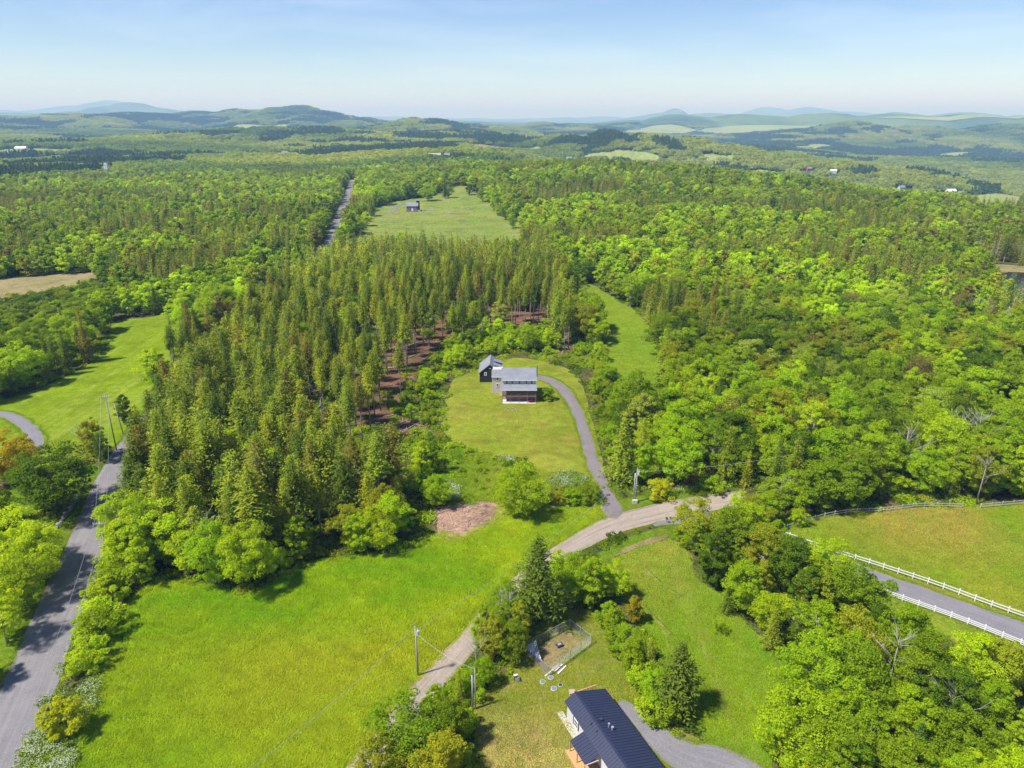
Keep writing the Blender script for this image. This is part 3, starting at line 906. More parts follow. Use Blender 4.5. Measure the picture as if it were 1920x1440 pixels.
# far clumps: a grove of small crowns in one piece
CLUMPS = []
def make_clump(seed, conif, size=26.0, n=13):
    rng = np.random.default_rng(seed)
    cs, us, vs_ = [], [], []
    for i in range(n):
        a, q = rng.random() * 6.28, math.sqrt(rng.random()) * size * 0.56
        h = 14 * (0.75 + 0.5 * rng.random())
        c = np.array([q * math.cos(a), q * math.sin(a), 0])
        w = h * (0.34 if not conif else 0.2)
        if conif:
            m = 46
            tt = rng.random(m) ** 0.7
            aa = rng.random(m) * 6.28
            rr = w * (1 - tt * 0.92) * 1.15
            p = c + np.stack([rr * np.cos(aa), rr * np.sin(aa), h * 1.15 * (0.15 + 0.85 * tt)], 1)
            nn = unit(np.stack([np.cos(aa), np.sin(aa), np.full(m, 0.5)], 1) + rng.normal(size=(m, 3)) * 0.4)
        else:
            m = 44
            d = unit(rng.normal(size=(m, 3)))
            d[:, 2] = np.abs(d[:, 2]) * 1.2 - 0.3
            p = c + np.array([0, 0, h * 0.6]) + d * np.array([w, w, h * 0.42])
            nn = unit(d + rng.normal(size=(m, 3)) * 0.5 + np.array([0, 0, 0.4]))
        a2 = unit(np.cross(nn, rng.normal(size=(m, 3))))
        b2 = np.cross(nn, a2)
        s = 1.55 * (0.7 + 0.6 * rng.random((m, 1)))
        cs.append(p); us.append(a2 * s); vs_.append(b2 * s * 0.75)
    V, F = quads_from(np.vstack(cs), np.vstack(us), np.vstack(vs_))
    return mesh_np('forest_grove', V, F, ['needles' if conif else 'leaves'])
for i in range(5):
    CLUMPS.append(make_clump(600 + i, i >= 3))

# ------------------------------------------------------------------ instancing for masses nobody could count
def scatter(name, label, meshes, P, rz, sc, vi, tint):
    coll = bpy.data.collections.new(name + '_kinds')
    for i, m in enumerate(meshes):
        coll.objects.link(bpy.data.objects.new('kind_%02d_%s' % (i, name), m))
    me = bpy.data.meshes.new(name)
    n = len(P)
    me.vertices.add(n)
    me.vertices.foreach_set('co', np.asarray(P, np.float32).ravel())
    def attr(nm, ty, val, key):
        a = me.attributes.new(nm, ty, 'POINT')
        a.data.foreach_set(key, np.ascontiguousarray(val).ravel())
    rot = np.zeros((n, 3), np.float32); rot[:, 2] = rz
    attr('rot', 'FLOAT_VECTOR', rot, 'vector')
    attr('sc', 'FLOAT_VECTOR', np.asarray(sc, np.float32), 'vector')
    attr('vi', 'INT', np.asarray(vi, np.int32), 'value')
    attr('tint', 'FLOAT_VECTOR', np.asarray(tint, np.float32), 'vector')
    o = link(name, me)
    ng = bpy.data.node_groups.new(name, 'GeometryNodeTree')
    ng.interface.new_socket('Geometry', in_out='INPUT', socket_type='NodeSocketGeometry')
    ng.interface.new_socket('Geometry', in_out='OUTPUT', socket_type='NodeSocketGeometry')
    N, L = ng.nodes, ng.links
    gi, go = N.new('NodeGroupInput'), N.new('NodeGroupOutput')
    ci = N.new('GeometryNodeCollectionInfo')
    ci.inputs['Collection'].default_value = coll
    ci.inputs['Separate Children'].default_value = True
    ci.inputs['Reset Children'].default_value = True
    ip = N.new('GeometryNodeInstanceOnPoints')
    ip.inputs['Pick Instance'].default_value = True
    def na(nm, ty):
        q = N.new('GeometryNodeInputNamedAttribute')
        q.data_type = ty
        q.inputs['Name'].default_value = nm
        return q.outputs['Attribute']
    L.new(gi.outputs[0], ip.inputs['Points'])
    L.new(ci.outputs[0], ip.inputs['Instance'])
    L.new(na('vi', 'INT'), ip.inputs['Instance Index'])
    L.new(na('rot', 'FLOAT_VECTOR'), ip.inputs['Rotation'])
    L.new(na('sc', 'FLOAT_VECTOR'), ip.inputs['Scale'])
    L.new(ip.outputs[0], go.inputs[0])
    md = o.modifiers.new('scatter', 'NODES')
    md.node_group = ng
    return tag(o, label, kind='stuff')

# ------------------------------------------------------------------ tones
TONE = {
    'bright yellow-green': (0.310, 0.425, 0.012), 'fresh green': (0.240, 0.350, 0.012), 'mid green': (0.175, 0.260, 0.014), 'dark green': (0.095, 0.165, 0.014),
    'olive green': (0.255, 0.290, 0.026), 'rust tinged': (0.330, 0.285, 0.024), 'grey-brown': (0.185, 0.165, 0.085), 'pale green': (0.270, 0.340, 0.085), 'golden': (0.350, 0.405, 0.012),
    'olive needled': (0.265, 0.330, 0.044), 'dark needled': (0.140, 0.200, 0.034), 'yellowish needled': (0.345, 0.395, 0.034), 'blue-green needled': (0.095, 0.165, 0.050), 'brown needled': (0.250, 0.230, 0.065),
}
for _k in TONE:
    _m = 1.1 if 'needled' in _k else 1.38
    TONE[_k] = (TONE[_k][0] * _m * 1.03, TONE[_k][1] * _m, TONE[_k][2] * 0.5 * _m)
TREES = []    # kind, x, y, h, wfac, tone, place phrase, group
def put(kind, x, y, h, wf, tone, place, group):
    TREES.append((kind, float(x), float(y), float(h), float(wf), tone, place, group))

def choose(rng, d):
    k = list(d)
    w = np.array([d[q] for q in k], float)
    return k[rng.choice(len(k), p=w / w.sum())]

def hexpts(P, sp, rng, jit=0.36):
    x0, y0 = P.min(0); x1, y1 = P.max(0)
    xs, ys = np.meshgrid(np.arange(x0, x1 + sp, sp), np.arange(y0, y1 + sp, sp * 0.87))
    xs = xs + (np.arange(xs.shape[0]) % 2)[:, None] * sp / 2
    xs, ys = xs.ravel(), ys.ravel()
    xs = xs + (rng.random(len(xs)) - 0.5) * 2 * jit * sp
    ys = ys + (rng.random(len(ys)) - 0.5) * 2 * jit * sp
    k = inside(P, xs, ys)
    return xs[k], ys[k]

def is_clear(x, y, skip=()):
    c = np.zeros(np.shape(x), bool)
    for P in CLEAR:
        if id(P) in skip: continue
        lo, hi = P.min(0), P.max(0)
        q = (x > lo[0]) & (x < hi[0]) & (y > lo[1]) & (y < hi[1])
        if q.any():
            c[q] |= inside(P, x[q], y[q])
    return c

ZONES = []
def zone(pix, sp, kinds, hr, tones, place, group, seed, wf=(0.85, 1.2), jit=0.36):
    P = poly(pix)
    ZONES.append(P)
    rng = np.random.default_rng(seed)
    xs, ys = hexpts(P, sp, rng, jit)
    keep = ~is_clear(xs, ys)
    for x, y in zip(xs[keep], ys[keep]):
        k = choose(rng, kinds)
        a, b = hr[k]
        put(k, x, y, a + (b - a) * rng.random(), wf[0] + (wf[1] - wf[0]) * rng.random(), choose(rng, tones[k]), place, group)

NEEDLE = {'olive needled': 4.5, 'yellowish needled': 0.9, 'dark needled': 3.6, 'brown needled': 1.0}
LEAFY = {'fresh green': 5, 'bright yellow-green': 2.2, 'mid green': 4, 'dark green': 1.6, 'olive green': 1.6, 'pale green': 0.7, 'grey-brown': 0.5}
BRIGHT = {'fresh green': 4, 'bright yellow-green': 4, 'mid green': 1, 'olive green': 0.7}
SPR = {'olive needled': 2, 'dark needled': 3, 'blue-green needled': 1, 'yellowish needled': 0.7}

# conifer plantation, dense left half
zone([(208, 935), (285, 790), (415, 655), (520, 562), (595, 512), (700, 500), (692, 555), (640, 620), (585, 690), (562, 760), (590, 840), (650, 895), (745, 920), (780, 955), (700, 1000), (560, 1035), (480, 1075), (400, 1078), (300, 1050), (245, 1000)],
     5.0, {'pine': 6, 'spruce': 4, 'broadleaf': 0.6}, {'pine': (13.5, 22.5), 'spruce': (10, 19), 'broadleaf': (9, 13)}, {'pine': NEEDLE, 'spruce': NEEDLE, 'broadleaf': BRIGHT}, 'in the dense plantation left of the house', 'plantation conifers', 11, (1.0, 1.45))
# thinned half with bare trunks
zone([(700, 500), (860, 505), (1035, 520), (1060, 560), (1072, 600), (1062, 640), (1040, 650), (1010, 590), (900, 575), (800, 580), (712, 600)],
     5.4, {'pine': 9, 'spruce': 0.8}, {'pine': (18, 23), 'spruce': (14, 18)}, {'pine': NEEDLE, 'spruce': SPR}, 'in the pine stand behind the house', 'tall pines behind the house', 12, (0.95, 1.25))
zone([(712, 600), (800, 580), (900, 575), (1000, 592), (1030, 615), (960, 612), (880, 620), (800, 650), (745, 700), (720, 770), (690, 850), (620, 850), (575, 760), (600, 690), (660, 620), (700, 570)],
     8.6, {'pine': 1}, {'pine': (18, 22)}, {'pine': NEEDLE}, 'with a long bare trunk on the thinned slope by the house', 'bare trunked pines on the thinned slope', 13, (0.8, 1.05))
# bushes under the thinned pines and round the lawn
zone([(770, 690), (830, 655), (900, 622), (1000, 615), (1060, 640), (1050, 668), (1000, 664), (905, 668), (850, 700), (828, 750), (820, 800), (800, 860), (720, 885), (680, 855), (705, 800)],
     6.6, {'shrub': 6, 'broadleaf': 0.3, 'spruce': 0.35}, {'shrub': (1.4, 3.6), 'broadleaf': (4.5, 6.5), 'spruce': (2.5, 5.5)}, {'shrub': BRIGHT, 'broadleaf': BRIGHT, 'spruce': SPR}, 'among the bushes between pines and lawn', 'bushes between pines and lawn', 14)
zone([(835, 700), (850, 660), (900, 625), (960, 618), (1050, 632), (1060, 658), (1000, 662), (905, 668), (862, 698)],
     5.0, {'shrub': 3, 'broadleaf': 2.5}, {'shrub': (3.5, 5.5), 'broadleaf': (5, 8)}, {'shrub': BRIGHT, 'broadleaf': BRIGHT}, 'among the bushes between pines and lawn', 'bushes between pines and lawn', 24)
_g = np.random.default_rng(25)
for _p in [(727, 703), (735, 690), (763, 705), (778, 660), (795, 650), (800, 640), (850, 655), (866, 655), (868, 648), (888, 650), (905, 640), (960, 620), (985, 612), (1000, 612), (1042, 640), (1048, 645), (1058, 660), (1066, 655), (703, 783), (690, 770), (752, 745), (700, 740), (640, 775), (655, 740), (560, 745), (695, 810), (668, 800), (735, 655), (755, 640), (815, 628), (830, 640), (680, 830), (660, 850)]:
    _q = gp(*_p)
    put('pine', _q[0], _q[1], 17.5 + 4 * _g.random(), 0.85 + 0.2 * _g.random(), choose(_g, NEEDLE), 'with a long bare trunk on the thinned slope by the house', 'bare trunked pines on the thinned slope')
# leafy front edge of the plantation
zone([(238, 1020), (258, 1010), (300, 1055), (400, 1080), (480, 1078), (560, 1038), (700, 1003), (775, 968), (790, 1000), (755, 1028), (640, 1042), (560, 1060), (470, 1108), (380, 1090), (300, 1082), (252, 1118), (240, 1070)],
     4.3, {'broadleaf': 5.5, 'spruce': 0.8, 'shrub': 2.2}, {'broadleaf': (8.5, 13), 'spruce': (8, 13), 'shrub': (3, 5)}, {'broadleaf': {'bright yellow-green': 5, 'fresh green': 4, 'olive green': 1.2}, 'spruce': {'yellowish needled': 3, 'olive needled': 3}, 'shrub': BRIGHT}, 'on the leafy front edge of the plantation above the meadow', 'trees along the meadow edge', 15)
# wild slope below the lawn
zone([(815, 825), (870, 845), (960, 866), (1030, 888), (1110, 902), (1125, 925), (1095, 938), (1030, 935), (935, 930), (835, 935), (805, 900)],
     5.2, {'shrub': 6}, {'shrub': (0.9, 2.3)}, {'shrub': {'fresh green': 3, 'mid green': 3, 'bright yellow-green': 2, 'pale green': 1}, 'broadleaf': BRIGHT}, 'on the weedy slope below the lawn', 'bushes below the lawn', 16)
zone([(690, 880), (780, 900), (815, 830), (830, 900), (835, 935), (820, 985), (800, 955), (770, 905)],
     4.6, {'shrub': 3, 'broadleaf': 2, 'spruce': 1}, {'shrub': (2, 4), 'broadleaf': (6, 10), 'spruce': (6, 10)}, {'shrub': BRIGHT, 'broadleaf': BRIGHT, 'spruce': NEEDLE}, 'in the thicket at the plantation corner', 'thicket at the plantation corner', 17)
# wood right of the driveway
zone([(1195, 905), (1172, 850), (1155, 795), (1160, 770), (1200, 770), (1250, 775), (1262, 705), (1330, 700), (1500, 700), (1700, 700), (2000, 700), (2150, 820), (2100, 930), (1830, 940), (1700, 944), (1560, 956), (1480, 975), (1420, 925), (1350, 912), (1250, 910), (1200, 922)],
     5.8, {'broadleaf': 8, 'spruce': 1.2, 'shrub': 0.5}, {'broadleaf': (9, 15.5), 'spruce': (9, 16), 'shrub': (3, 5)}, {'broadleaf': LEAFY, 'spruce': SPR, 'shrub': BRIGHT}, 'in the wood right of the driveway', 'wood right of the driveway', 18)
zone([(1075, 655), (1100, 640), (1130, 660), (1155, 690), (1150, 735), (1115, 700), (1095, 680)], 4.5, {'broadleaf': 1, 'shrub': 4}, {'broadleaf': (4.5, 6.5), 'shrub': (3, 4.5)}, {'broadleaf': BRIGHT, 'shrub': BRIGHT}, 'between the driveway bend and the green strip', 'trees at the driveway bend', 19)
# wood at the lower right
zone([(1300, 1025), (1400, 1006), (1445, 1045), (1500, 1110), (1600, 1168), (1700, 1222), (1800, 1272), (1920, 1328), (2080, 1390), (2080, 1580), (1450, 1580), (1455, 1400), (1505, 1310), (1498, 1240), (1410, 1170), (1345, 1105), (1305, 1070)],
     4.8, {'broadleaf': 8, 'spruce': 0.5, 'shrub': 1.2}, {'broadleaf': (7, 12), 'spruce': (7, 11), 'shrub': (3, 5)}, {'broadleaf': {'fresh green': 5, 'mid green': 4.5, 'bright yellow-green': 1.2, 'olive green': 1.4, 'dark green': 1.4}, 'spruce': SPR, 'shrub': BRIGHT}, 'in the wood below the fenced lane', 'wood below the fenced lane', 20)
zone([(1262, 1008), (1310, 1000), (1345, 1005), (1310, 1030), (1285, 1040)], 4, {'shrub': 3, 'broadleaf': 0.6}, {'shrub': (2, 4), 'broadleaf': (5, 7)}, {'shrub': BRIGHT, 'broadleaf': BRIGHT}, 'beside the lane junction', 'bushes at the lane junction', 21)
zone([(1102, 690), (1130, 702), (1150, 745), (1160, 795), (1176, 850), (1200, 900), (1172, 905), (1142, 850), (1124, 795), (1112, 740)],
     3.7, {'shrub': 5, 'broadleaf': 0.7}, {'shrub': (2, 4.2), 'broadleaf': (5, 7.5)}, {'shrub': {'fresh green': 4, 'mid green': 3, 'bright yellow-green': 1.5, 'olive green': 1}, 'broadleaf': BRIGHT}, 'along the right side of the driveway', 'bushes along the driveway', 26)
_g = np.random.default_rng(27)
_x, _y = hexpts(poly([(-160, 590), (110, 550), (178, 530), (215, 555), (192, 600), (198, 620), (60, 642), (-160, 662)]), 4.6, _g)
for _a, _b in zip(_x, _y):
    put('shrub', _a, _b, 2.0 + 2.5 * _g.random(), 1.1 + 0.3 * _g.random(), choose(_g, {'mid green': 3, 'dark green': 2, 'fresh green': 2, 'olive green': 1}), 'on the scrubby edge of the marsh', 'scrub at the marsh edge')
# trees left of the hay field
zone([(-160, 760), (0, 738), (90, 708), (165, 668), (196, 642), (200, 622), (150, 632), (60, 642), (-160, 662)],
     6.8, {'broadleaf': 8, 'shrub': 0.8}, {'broadleaf': (9, 14), 'shrub': (3, 5)}, {'broadleaf': {'fresh green': 4, 'mid green': 4, 'dark green': 2, 'bright yellow-green': 1.5}, 'shrub': BRIGHT}, 'in the wood left of the hay field', 'wood left of the hay field', 22)
zone([(190, 600), (215, 598), (345, 580), (362, 600), (440, 570), (540, 520), (590, 490), (600, 470), (480, 490), (360, 540), (240, 560), (180, 575)],
     7.0, {'broadleaf': 8, 'spruce': 0.6}, {'broadleaf': (9, 14), 'spruce': (9, 13)}, {'broadleaf': {'mid green': 4, 'dark green': 2.5, 'fresh green': 4, 'bright yellow-green': 1.5}, 'spruce': SPR}, 'in the tree belt behind the hay field', 'tree belt behind the hay field', 23)
# strip of bushes between asphalt road and meadow
for (px, py, h, wf, tone) in [(240, 1030, 5.0, 0.9, 'fresh green'), (232, 1075, 5.0, 1.0, 'fresh green'), (215, 1105, 5, 1.0, 'fresh green'), (197, 1135, 5.5, 1.15, 'bright yellow-green'), (190, 1170, 5, 1.1, 'bright yellow-green'), (183, 1200, 5.5, 1.0, 'fresh green'), (172, 1235, 4.5, 1.0, 'bright yellow-green'), (160, 1262, 3.8, 1.0, 'bright yellow-green'), (225, 1110, 4.5, 1.2, 'fresh green'), (232, 1060, 5.5, 1.2, 'fresh green')]:
    q = gp(px, py)
    put('shrub', q[0], q[1], h, wf, tone, 'in the hedge between asphalt road and meadow', 'roadside hedge by the meadow')

# single trees that can be pointed out
SINGLE = [
    ('shrub', 128, 1372, 6.0, 1.05, 'golden', 'round yellow bush standing alone between asphalt road and meadow'),
    ('broadleaf', 112, 955, 15.0, 1.35, 'dark green', 'large dark green maple left of the asphalt road'),
    ('broadleaf', 28, 905, 13.0, 1.05, 'rust tinged', 'orange tinged tree beside the dark maple'),
    ('broadleaf', 30, 1075, 13.0, 1.25, 'bright yellow-green', 'bright spreading tree reaching over the asphalt road at left'),
    ('broadleaf', 85, 1085, 10.5, 1.05, 'bright yellow-green', 'smaller bright tree at the left verge below the stone wall'),
    ('broadleaf', -20, 1010, 10.0, 1.0, 'fresh green', 'green tree at the left edge below the dark maple'),
    ('broadleaf', 15, 1205, 11.5, 1.15, 'bright yellow-green', 'bright tree at the left edge over the shaded road'),
    ('broadleaf', -50, 1290, 9.5, 1.1, 'fresh green', 'green tree at the left edge near the bottom'),
    ('broadleaf', 48, 1140, 10.5, 1.0, 'fresh green', 'green tree between the two bright ones left of the road'),
    ('broadleaf', -60, 1130, 9.5, 1.1, 'fresh green', 'green tree at the left edge behind the bright one'),
    ('broadleaf', 0, 985, 9.5, 0.9, 'dark green', 'dark tree at the left edge under the orange one'),
    ('broadleaf', 182, 858, 11.0, 0.9, 'olive green', 'thin yellowish tree standing before the hay field'),
    ('broadleaf', 195, 868, 8.5, 0.95, 'dark green', 'dark tree beside the asphalt road before the pole'),
    ('broadleaf', 238, 800, 9.5, 1.05, 'dark green', 'dark round tree beside the crossarm pole'),
    ('broadleaf', 973, 965, 11.5, 1.15, 'fresh green', 'leafy tree with a yellow top beside the wood chip patch'),
    ('shrub', 1108, 940, 4.2, 1.1, 'mid green', 'dense dark bush at the foot of the driveway'),
    ('shrub', 1075, 942, 3.6, 1.2, 'fresh green', 'wide bush next to the dark one at the driveway foot'),
    ('shrub', 1045, 944, 3.0, 1.1, 'olive green', 'brownish low bush left of the driveway foot'),
    ('spruce', 1165, 905, 16.5, 1.4, 'olive needled', 'tall drooping olive conifer right of the driveway'),
    ('shrub', 1236, 936, 5.2, 0.85, 'golden', 'golden bush on the verge right of the boxed pole'),
    ('shrub', 1332, 925, 4.6, 0.9, 'fresh green', 'green bush at the far end of the verge'),
    ('shrub', 1026, 750, 4.2, 1.05, 'mid green', 'round green bush at the right wall of the house'),
    ('broadleaf', 990, 660, 9.0, 1.0, 'fresh green', 'broad green tree behind the house roof'),
    ('broadleaf', 1030, 655, 7.5, 1.0, 'fresh green', 'green tree behind the house at the pine trunks'),
    ('broadleaf', 800, 725, 6.5, 1.0, 'bright yellow-green', 'bright small tree left of the dark barn'),
    ('broadleaf', 810, 890, 11.5, 0.55, 'fresh green', 'slim tree with a bare lower trunk left of the lawn'),
    ('spruce', 1005, 1168, 16.5, 1.6, 'dark needled', 'big dark spruce beside the gravel road'),
    ('broadleaf', 1075, 1128, 9.5, 1.0, 'fresh green', 'rounded green tree right of the big spruce by the gravel road'),
    ('broadleaf', 1112, 1140, 10.5, 1.0, 'fresh green', 'green tree behind the wire pen near the gravel road'),
    ('broadleaf', 1150, 1120, 7.5, 0.9, 'bright yellow-green', 'bright tree at the top of the mown lot'),
    ('broadleaf', 950, 1180, 8.5, 0.9, 'fresh green', 'green tree left of the big spruce over the gravel road'),
    ('broadleaf', 925, 1235, 8.5, 0.85, 'olive green', 'olive tree between the gravel road and the wire pen'),
    ('broadleaf', 960, 1240, 7.5, 0.9, 'mid green', 'mid green tree at the left end of the wire pen'),
    ('broadleaf', 975, 1205, 8.5, 0.9, 'olive green', 'olive tree behind the white lattice panel'),
    ('broadleaf', 905, 1290, 5.5, 0.8, 'fresh green', 'small green tree beside the slim double pole'),
    ('shrub', 880, 1300, 4.0, 1.0, 'fresh green', 'green bush at the gravel road below the slim double pole'),
    ('spruce', 862, 1318, 6.0, 0.9, 'yellowish needled', 'small yellowish conifer at the gravel road'),
    ('broadleaf', 775, 1425, 10.0, 1.15, 'mid green', 'large mid green tree at the bottom beside the gravel road'),
    ('broadleaf', 845, 1400, 8.0, 0.95, 'mid green', 'green tree at the bottom left of the straw flecked lawn'),
    ('broadleaf', 712, 1475, 9.0, 1.1, 'olive green', 'olive tree cut by the bottom edge left of the gravel road end'),
    ('broadleaf', 830, 1480, 9.0, 1.0, 'olive green', 'olive tree cut by the bottom edge beside the straw flecked lawn'),
    ('broadleaf', 820, 1350, 6.5, 1.0, 'fresh green', 'green tree at the near end of the visible gravel road'),
    ('shrub', 915, 1160, 3.4, 1.1, 'fresh green', 'green bush on the meadow side of the gravel road'),
    ('broadleaf', 945, 1135, 6.0, 0.9, 'fresh green', 'small green tree on the meadow side of the gravel road'),
    ('broadleaf', 900, 1215, 6.5, 0.8, 'fresh green', 'fresh green tree leaning over the gravel road'),
    ('broadleaf', 1045, 1090, 7.0, 0.9, 'bright yellow-green', 'bright tree behind the big spruce at the gravel road'),
    ('broadleaf', 1425, 992, 8.5, 1.0, 'fresh green', 'green tree closing the end of the gravel road'),
    ('broadleaf', 1452, 978, 7.5, 0.9, 'mid green', 'mid green tree outside the pasture fence corner'),
    ('broadleaf', 1385, 968, 6.0, 0.8, 'bright yellow-green', 'bright small tree where the gravel road disappears'),
    ('shrub', 1142, 1172, 4.2, 1.1, 'fresh green', 'green bush at the top of the hedgerow by the pen'),
    ('shrub', 1160, 1218, 4.4, 1.1, 'mid green', 'mid green bush in the upper hedgerow'),
    ('shrub', 1200, 1240, 4.4, 1.1, 'olive green', 'olive bush behind the hedgerow trees'),
    ('shrub', 1205, 1288, 4.6, 1.1, 'fresh green', 'green bush in the hedgerow above the grey drive'),
    ('shrub', 1240, 1300, 4.8, 1.2, 'mid green', 'mid green bush left of the large hedgerow conifer'),
    ('shrub', 868, 1370, 4.0, 1.0, 'bright yellow-green', 'bright bush beside the straw flecked lawn'),
    ('shrub', 870, 1440, 3.0, 1.1, 'mid green', 'low green bush at the bottom edge of the straw flecked lawn'),
    ('broadleaf', 1150, 1195, 6.5, 0.8, 'fresh green', 'slim green tree at the upper end of the hedgerow'),
    ('broadleaf', 1188, 1168, 5.5, 0.9, 'rust tinged', 'rusty leaved small tree in the hedgerow'),
    ('broadleaf', 1170, 1235, 7.0, 0.85, 'fresh green', 'green tree in the hedgerow above the bare patch'),
    ('broadleaf', 1185, 1262, 7.0, 0.9, 'fresh green', 'leafy green tree in the middle of the hedgerow'),
    ('spruce', 1215, 1262, 6.5, 1.0, 'olive needled', 'olive conifer in the middle of the hedgerow'),
    ('spruce', 1268, 1335, 12.0, 1.7, 'dark needled', 'large dark conifer at the lower end of the hedgerow'),
    ('broadleaf', 1225, 1322, 6.5, 0.9, 'fresh green', 'green tree in front of the large hedgerow conifer'),
    ('shrub', 1215, 1345, 4.2, 0.9, 'bright yellow-green', 'bright bush at the bend of the grey drive'),
    ('shrub', 1245, 1355, 4.0, 1.0, 'fresh green', 'green bush at the foot of the large hedgerow conifer'),
    ('shrub', 1351, 1185, 1.7, 1.0, 'mid green', 'single small bush standing on the mown lot'),
    ('spruce', 1362, 1150, 6.5, 1.15, 'dark needled', 'squat dark conifer at the wood edge above the mown lot'),
    ('spruce', 1445, 1218, 8.0, 1.1, 'olive needled', 'olive conifer at the corner of the mown lot'),
    ('broadleaf', 1545, 1105, 10.5, 1.05, 'bright yellow-green', 'bright tree overhanging the fenced lane'),
    ('broadleaf', 1480, 1105, 11.0, 1.1, 'mid green', 'rounded mid green tree near the corner of the white fence'),
    ('broadleaf', 1370, 1045, 11.0, 1.0, 'mid green', 'tall green tree over the lane junction'),
    ('broadleaf', 1405, 1010, 9.5, 0.95, 'olive green', 'olive tree covering the end of the gravel road'),
    ('broadleaf', 1350, 1000, 6.0, 0.7, 'bright yellow-green', 'narrow yellow-green tree on the lane junction'),
    ('shrub', 1495, 985, 4.0, 0.8, 'bright yellow-green', 'bright round bush outside the pasture fence corner'),
    ('broadleaf', 1910, 1290, 6.0, 0.9, 'golden', 'yellow tree at the right edge below the lane'),
    ('broadleaf', 1855, 1275, 6.0, 0.8, 'bright yellow-green', 'yellow-green tree near the right edge below the lane'),
    ('broadleaf', 770, 372, 17, 1.15, 'dark green', 'dark round maple behind the small blue house'),
    ('broadleaf', 803, 377, 15, 1.25, 'fresh green', 'spreading green tree behind the small blue house'),
    ('spruce', 834, 372, 17, 1.0, 'blue-green needled', 'blue-green spruce right of the small blue house'),
    ('spruce', 741, 373, 19, 1.2, 'blue-green needled', 'grey-green conifer left of the dark maple'),
    ('broadleaf', 714, 385, 19, 1.15, 'fresh green', 'large green tree at the top left of the hilltop field'),
    ('broadleaf', 842, 371, 13, 0.9, 'mid green', 'green tree right of the blue-green spruce'),
    ('broadleaf', 752, 470, 13, 1.1, 'bright yellow-green', 'bright yellow-green tree at the foot of the hilltop field'),
    ('broadleaf', 735, 480, 12, 1.1, 'fresh green', 'fresh green tree at the foot of the hilltop field'),
    ('broadleaf', 905, 378, 12, 1.1, 'mid green', 'mid green tree on the right edge of the hilltop field, second from the top'),
    ('broadleaf', 925, 396, 12, 1.1, 'fresh green', 'fresh green tree on the right edge of the hilltop field, third from the top'),
    ('broadleaf', 948, 412, 12, 1.1, 'mid green', 'mid green tree on the right edge of the hilltop field, fourth from the top'),
    ('broadleaf', 962, 428, 11, 1.1, 'fresh green', 'fresh green tree on the right edge of the hilltop field, lowest from the top'),
    ('broadleaf', 700, 405, 11, 1.1, 'fresh green', 'fresh green tree on the left edge of the hilltop field, first from the top'),
    ('broadleaf', 688, 424, 11, 1.1, 'bright yellow-green', 'bright yellow-green tree on the left edge of the hilltop field, second from the top'),
    ('broadleaf', 672, 440, 12, 1.1, 'fresh green', 'fresh green tree on the left edge of the hilltop field, third from the top'),
    ('broadleaf', 880, 366, 12, 1.1, 'dark green', 'dark green tree on the right edge of the hilltop field, first from the top'),
    ('broadleaf', 1090, 530, 13, 1.15, 'dark green', 'dark green tree at the top of the green strip'),
]
for i in range(12):     # trees between the road and the hilltop field
    a = i / 11
    SINGLE.append(('broadleaf', 640 + 52 * a + 6 * math.sin(i * 5), 468 - 88 * a, 13 + 3 * math.sin(i * 3.1), 1.0, ['fresh green', 'mid green', 'bright yellow-green'][i % 3], None))

# ------------------------------------------------------------------ default woodland beyond
rng = np.random.default_rng(77)
BIG = np.array([(0, 60)] + [(3000 * math.sin(a), 3000 * math.cos(a)) for a in np.linspace(R(-45), R(45), 40)])
def blocked(x, y, zones=True):
    c = is_clear(x, y)
    if zones:
        for P in ZONES:
            lo, hi = P.min(0), P.max(0)
            q = (x > lo[0] - 1) & (x < hi[0] + 1) & (y > lo[1] - 1) & (y < hi[1] + 1)
            if q.any(): c[q] |= inside(P, x[q], y[q])
    return c

OPEN = [poly(q) for q in (
    [(690, 890), (700, 700), (830, 640), (1060, 640), (1110, 680), (1160, 790), (1200, 910), (1145, 960), (1100, 960), (830, 1010)],
    [(-200, 1600), (-60, 1400), (20, 1230), (90, 1090), (150, 960), (200, 890), (260, 820), (200, 850), (60, 880), (-200, 900)],
    [(860, 1600), (880, 1300), (930, 1200), (1000, 1160), (1150, 1100), (1160, 1050), (1260, 1010), (1300, 1080), (1500, 1280), (1440, 1600)],
    [(1145, 1000), (1140, 930), (1360, 910), (1480, 980), (1450, 1010), (1300, 1010)],
    [(620, 1600), (800, 1300), (1000, 1080), (1150, 980), (1160, 1050), (1000, 1160), (900, 1280), (870, 1600)],
    [(100, 1560), (230, 1000), (250, 1120), (130, 1560)],
    [(1440, 1000), (1600, 1040), (2200, 1210), (2200, 1400), (1920, 1285), (1600, 1128), (1440, 1030)])]
def mids(r0, r1, sp, seed):
    rg = np.random.default_rng(seed)
    P = np.array([(0, 0)] + [(r1 * math.sin(a), r1 * math.cos(a)) for a in np.linspace(R(-43), R(43), 40)])
    xs, ys = hexpts(P, sp, rg)
    r = np.hypot(xs, ys)
    px, py, dep = project(xs, ys, H(xs, ys) + 8)
    k = (r >= r0) & (r < r1) & (px > -140) & (px < 2060) & (py < 1600)
    xs, ys = xs[k], ys[k]
    k = ~blocked(xs, ys)
    for P in OPEN: k &= ~inside(P, xs, ys)
    return xs[k], ys[k]

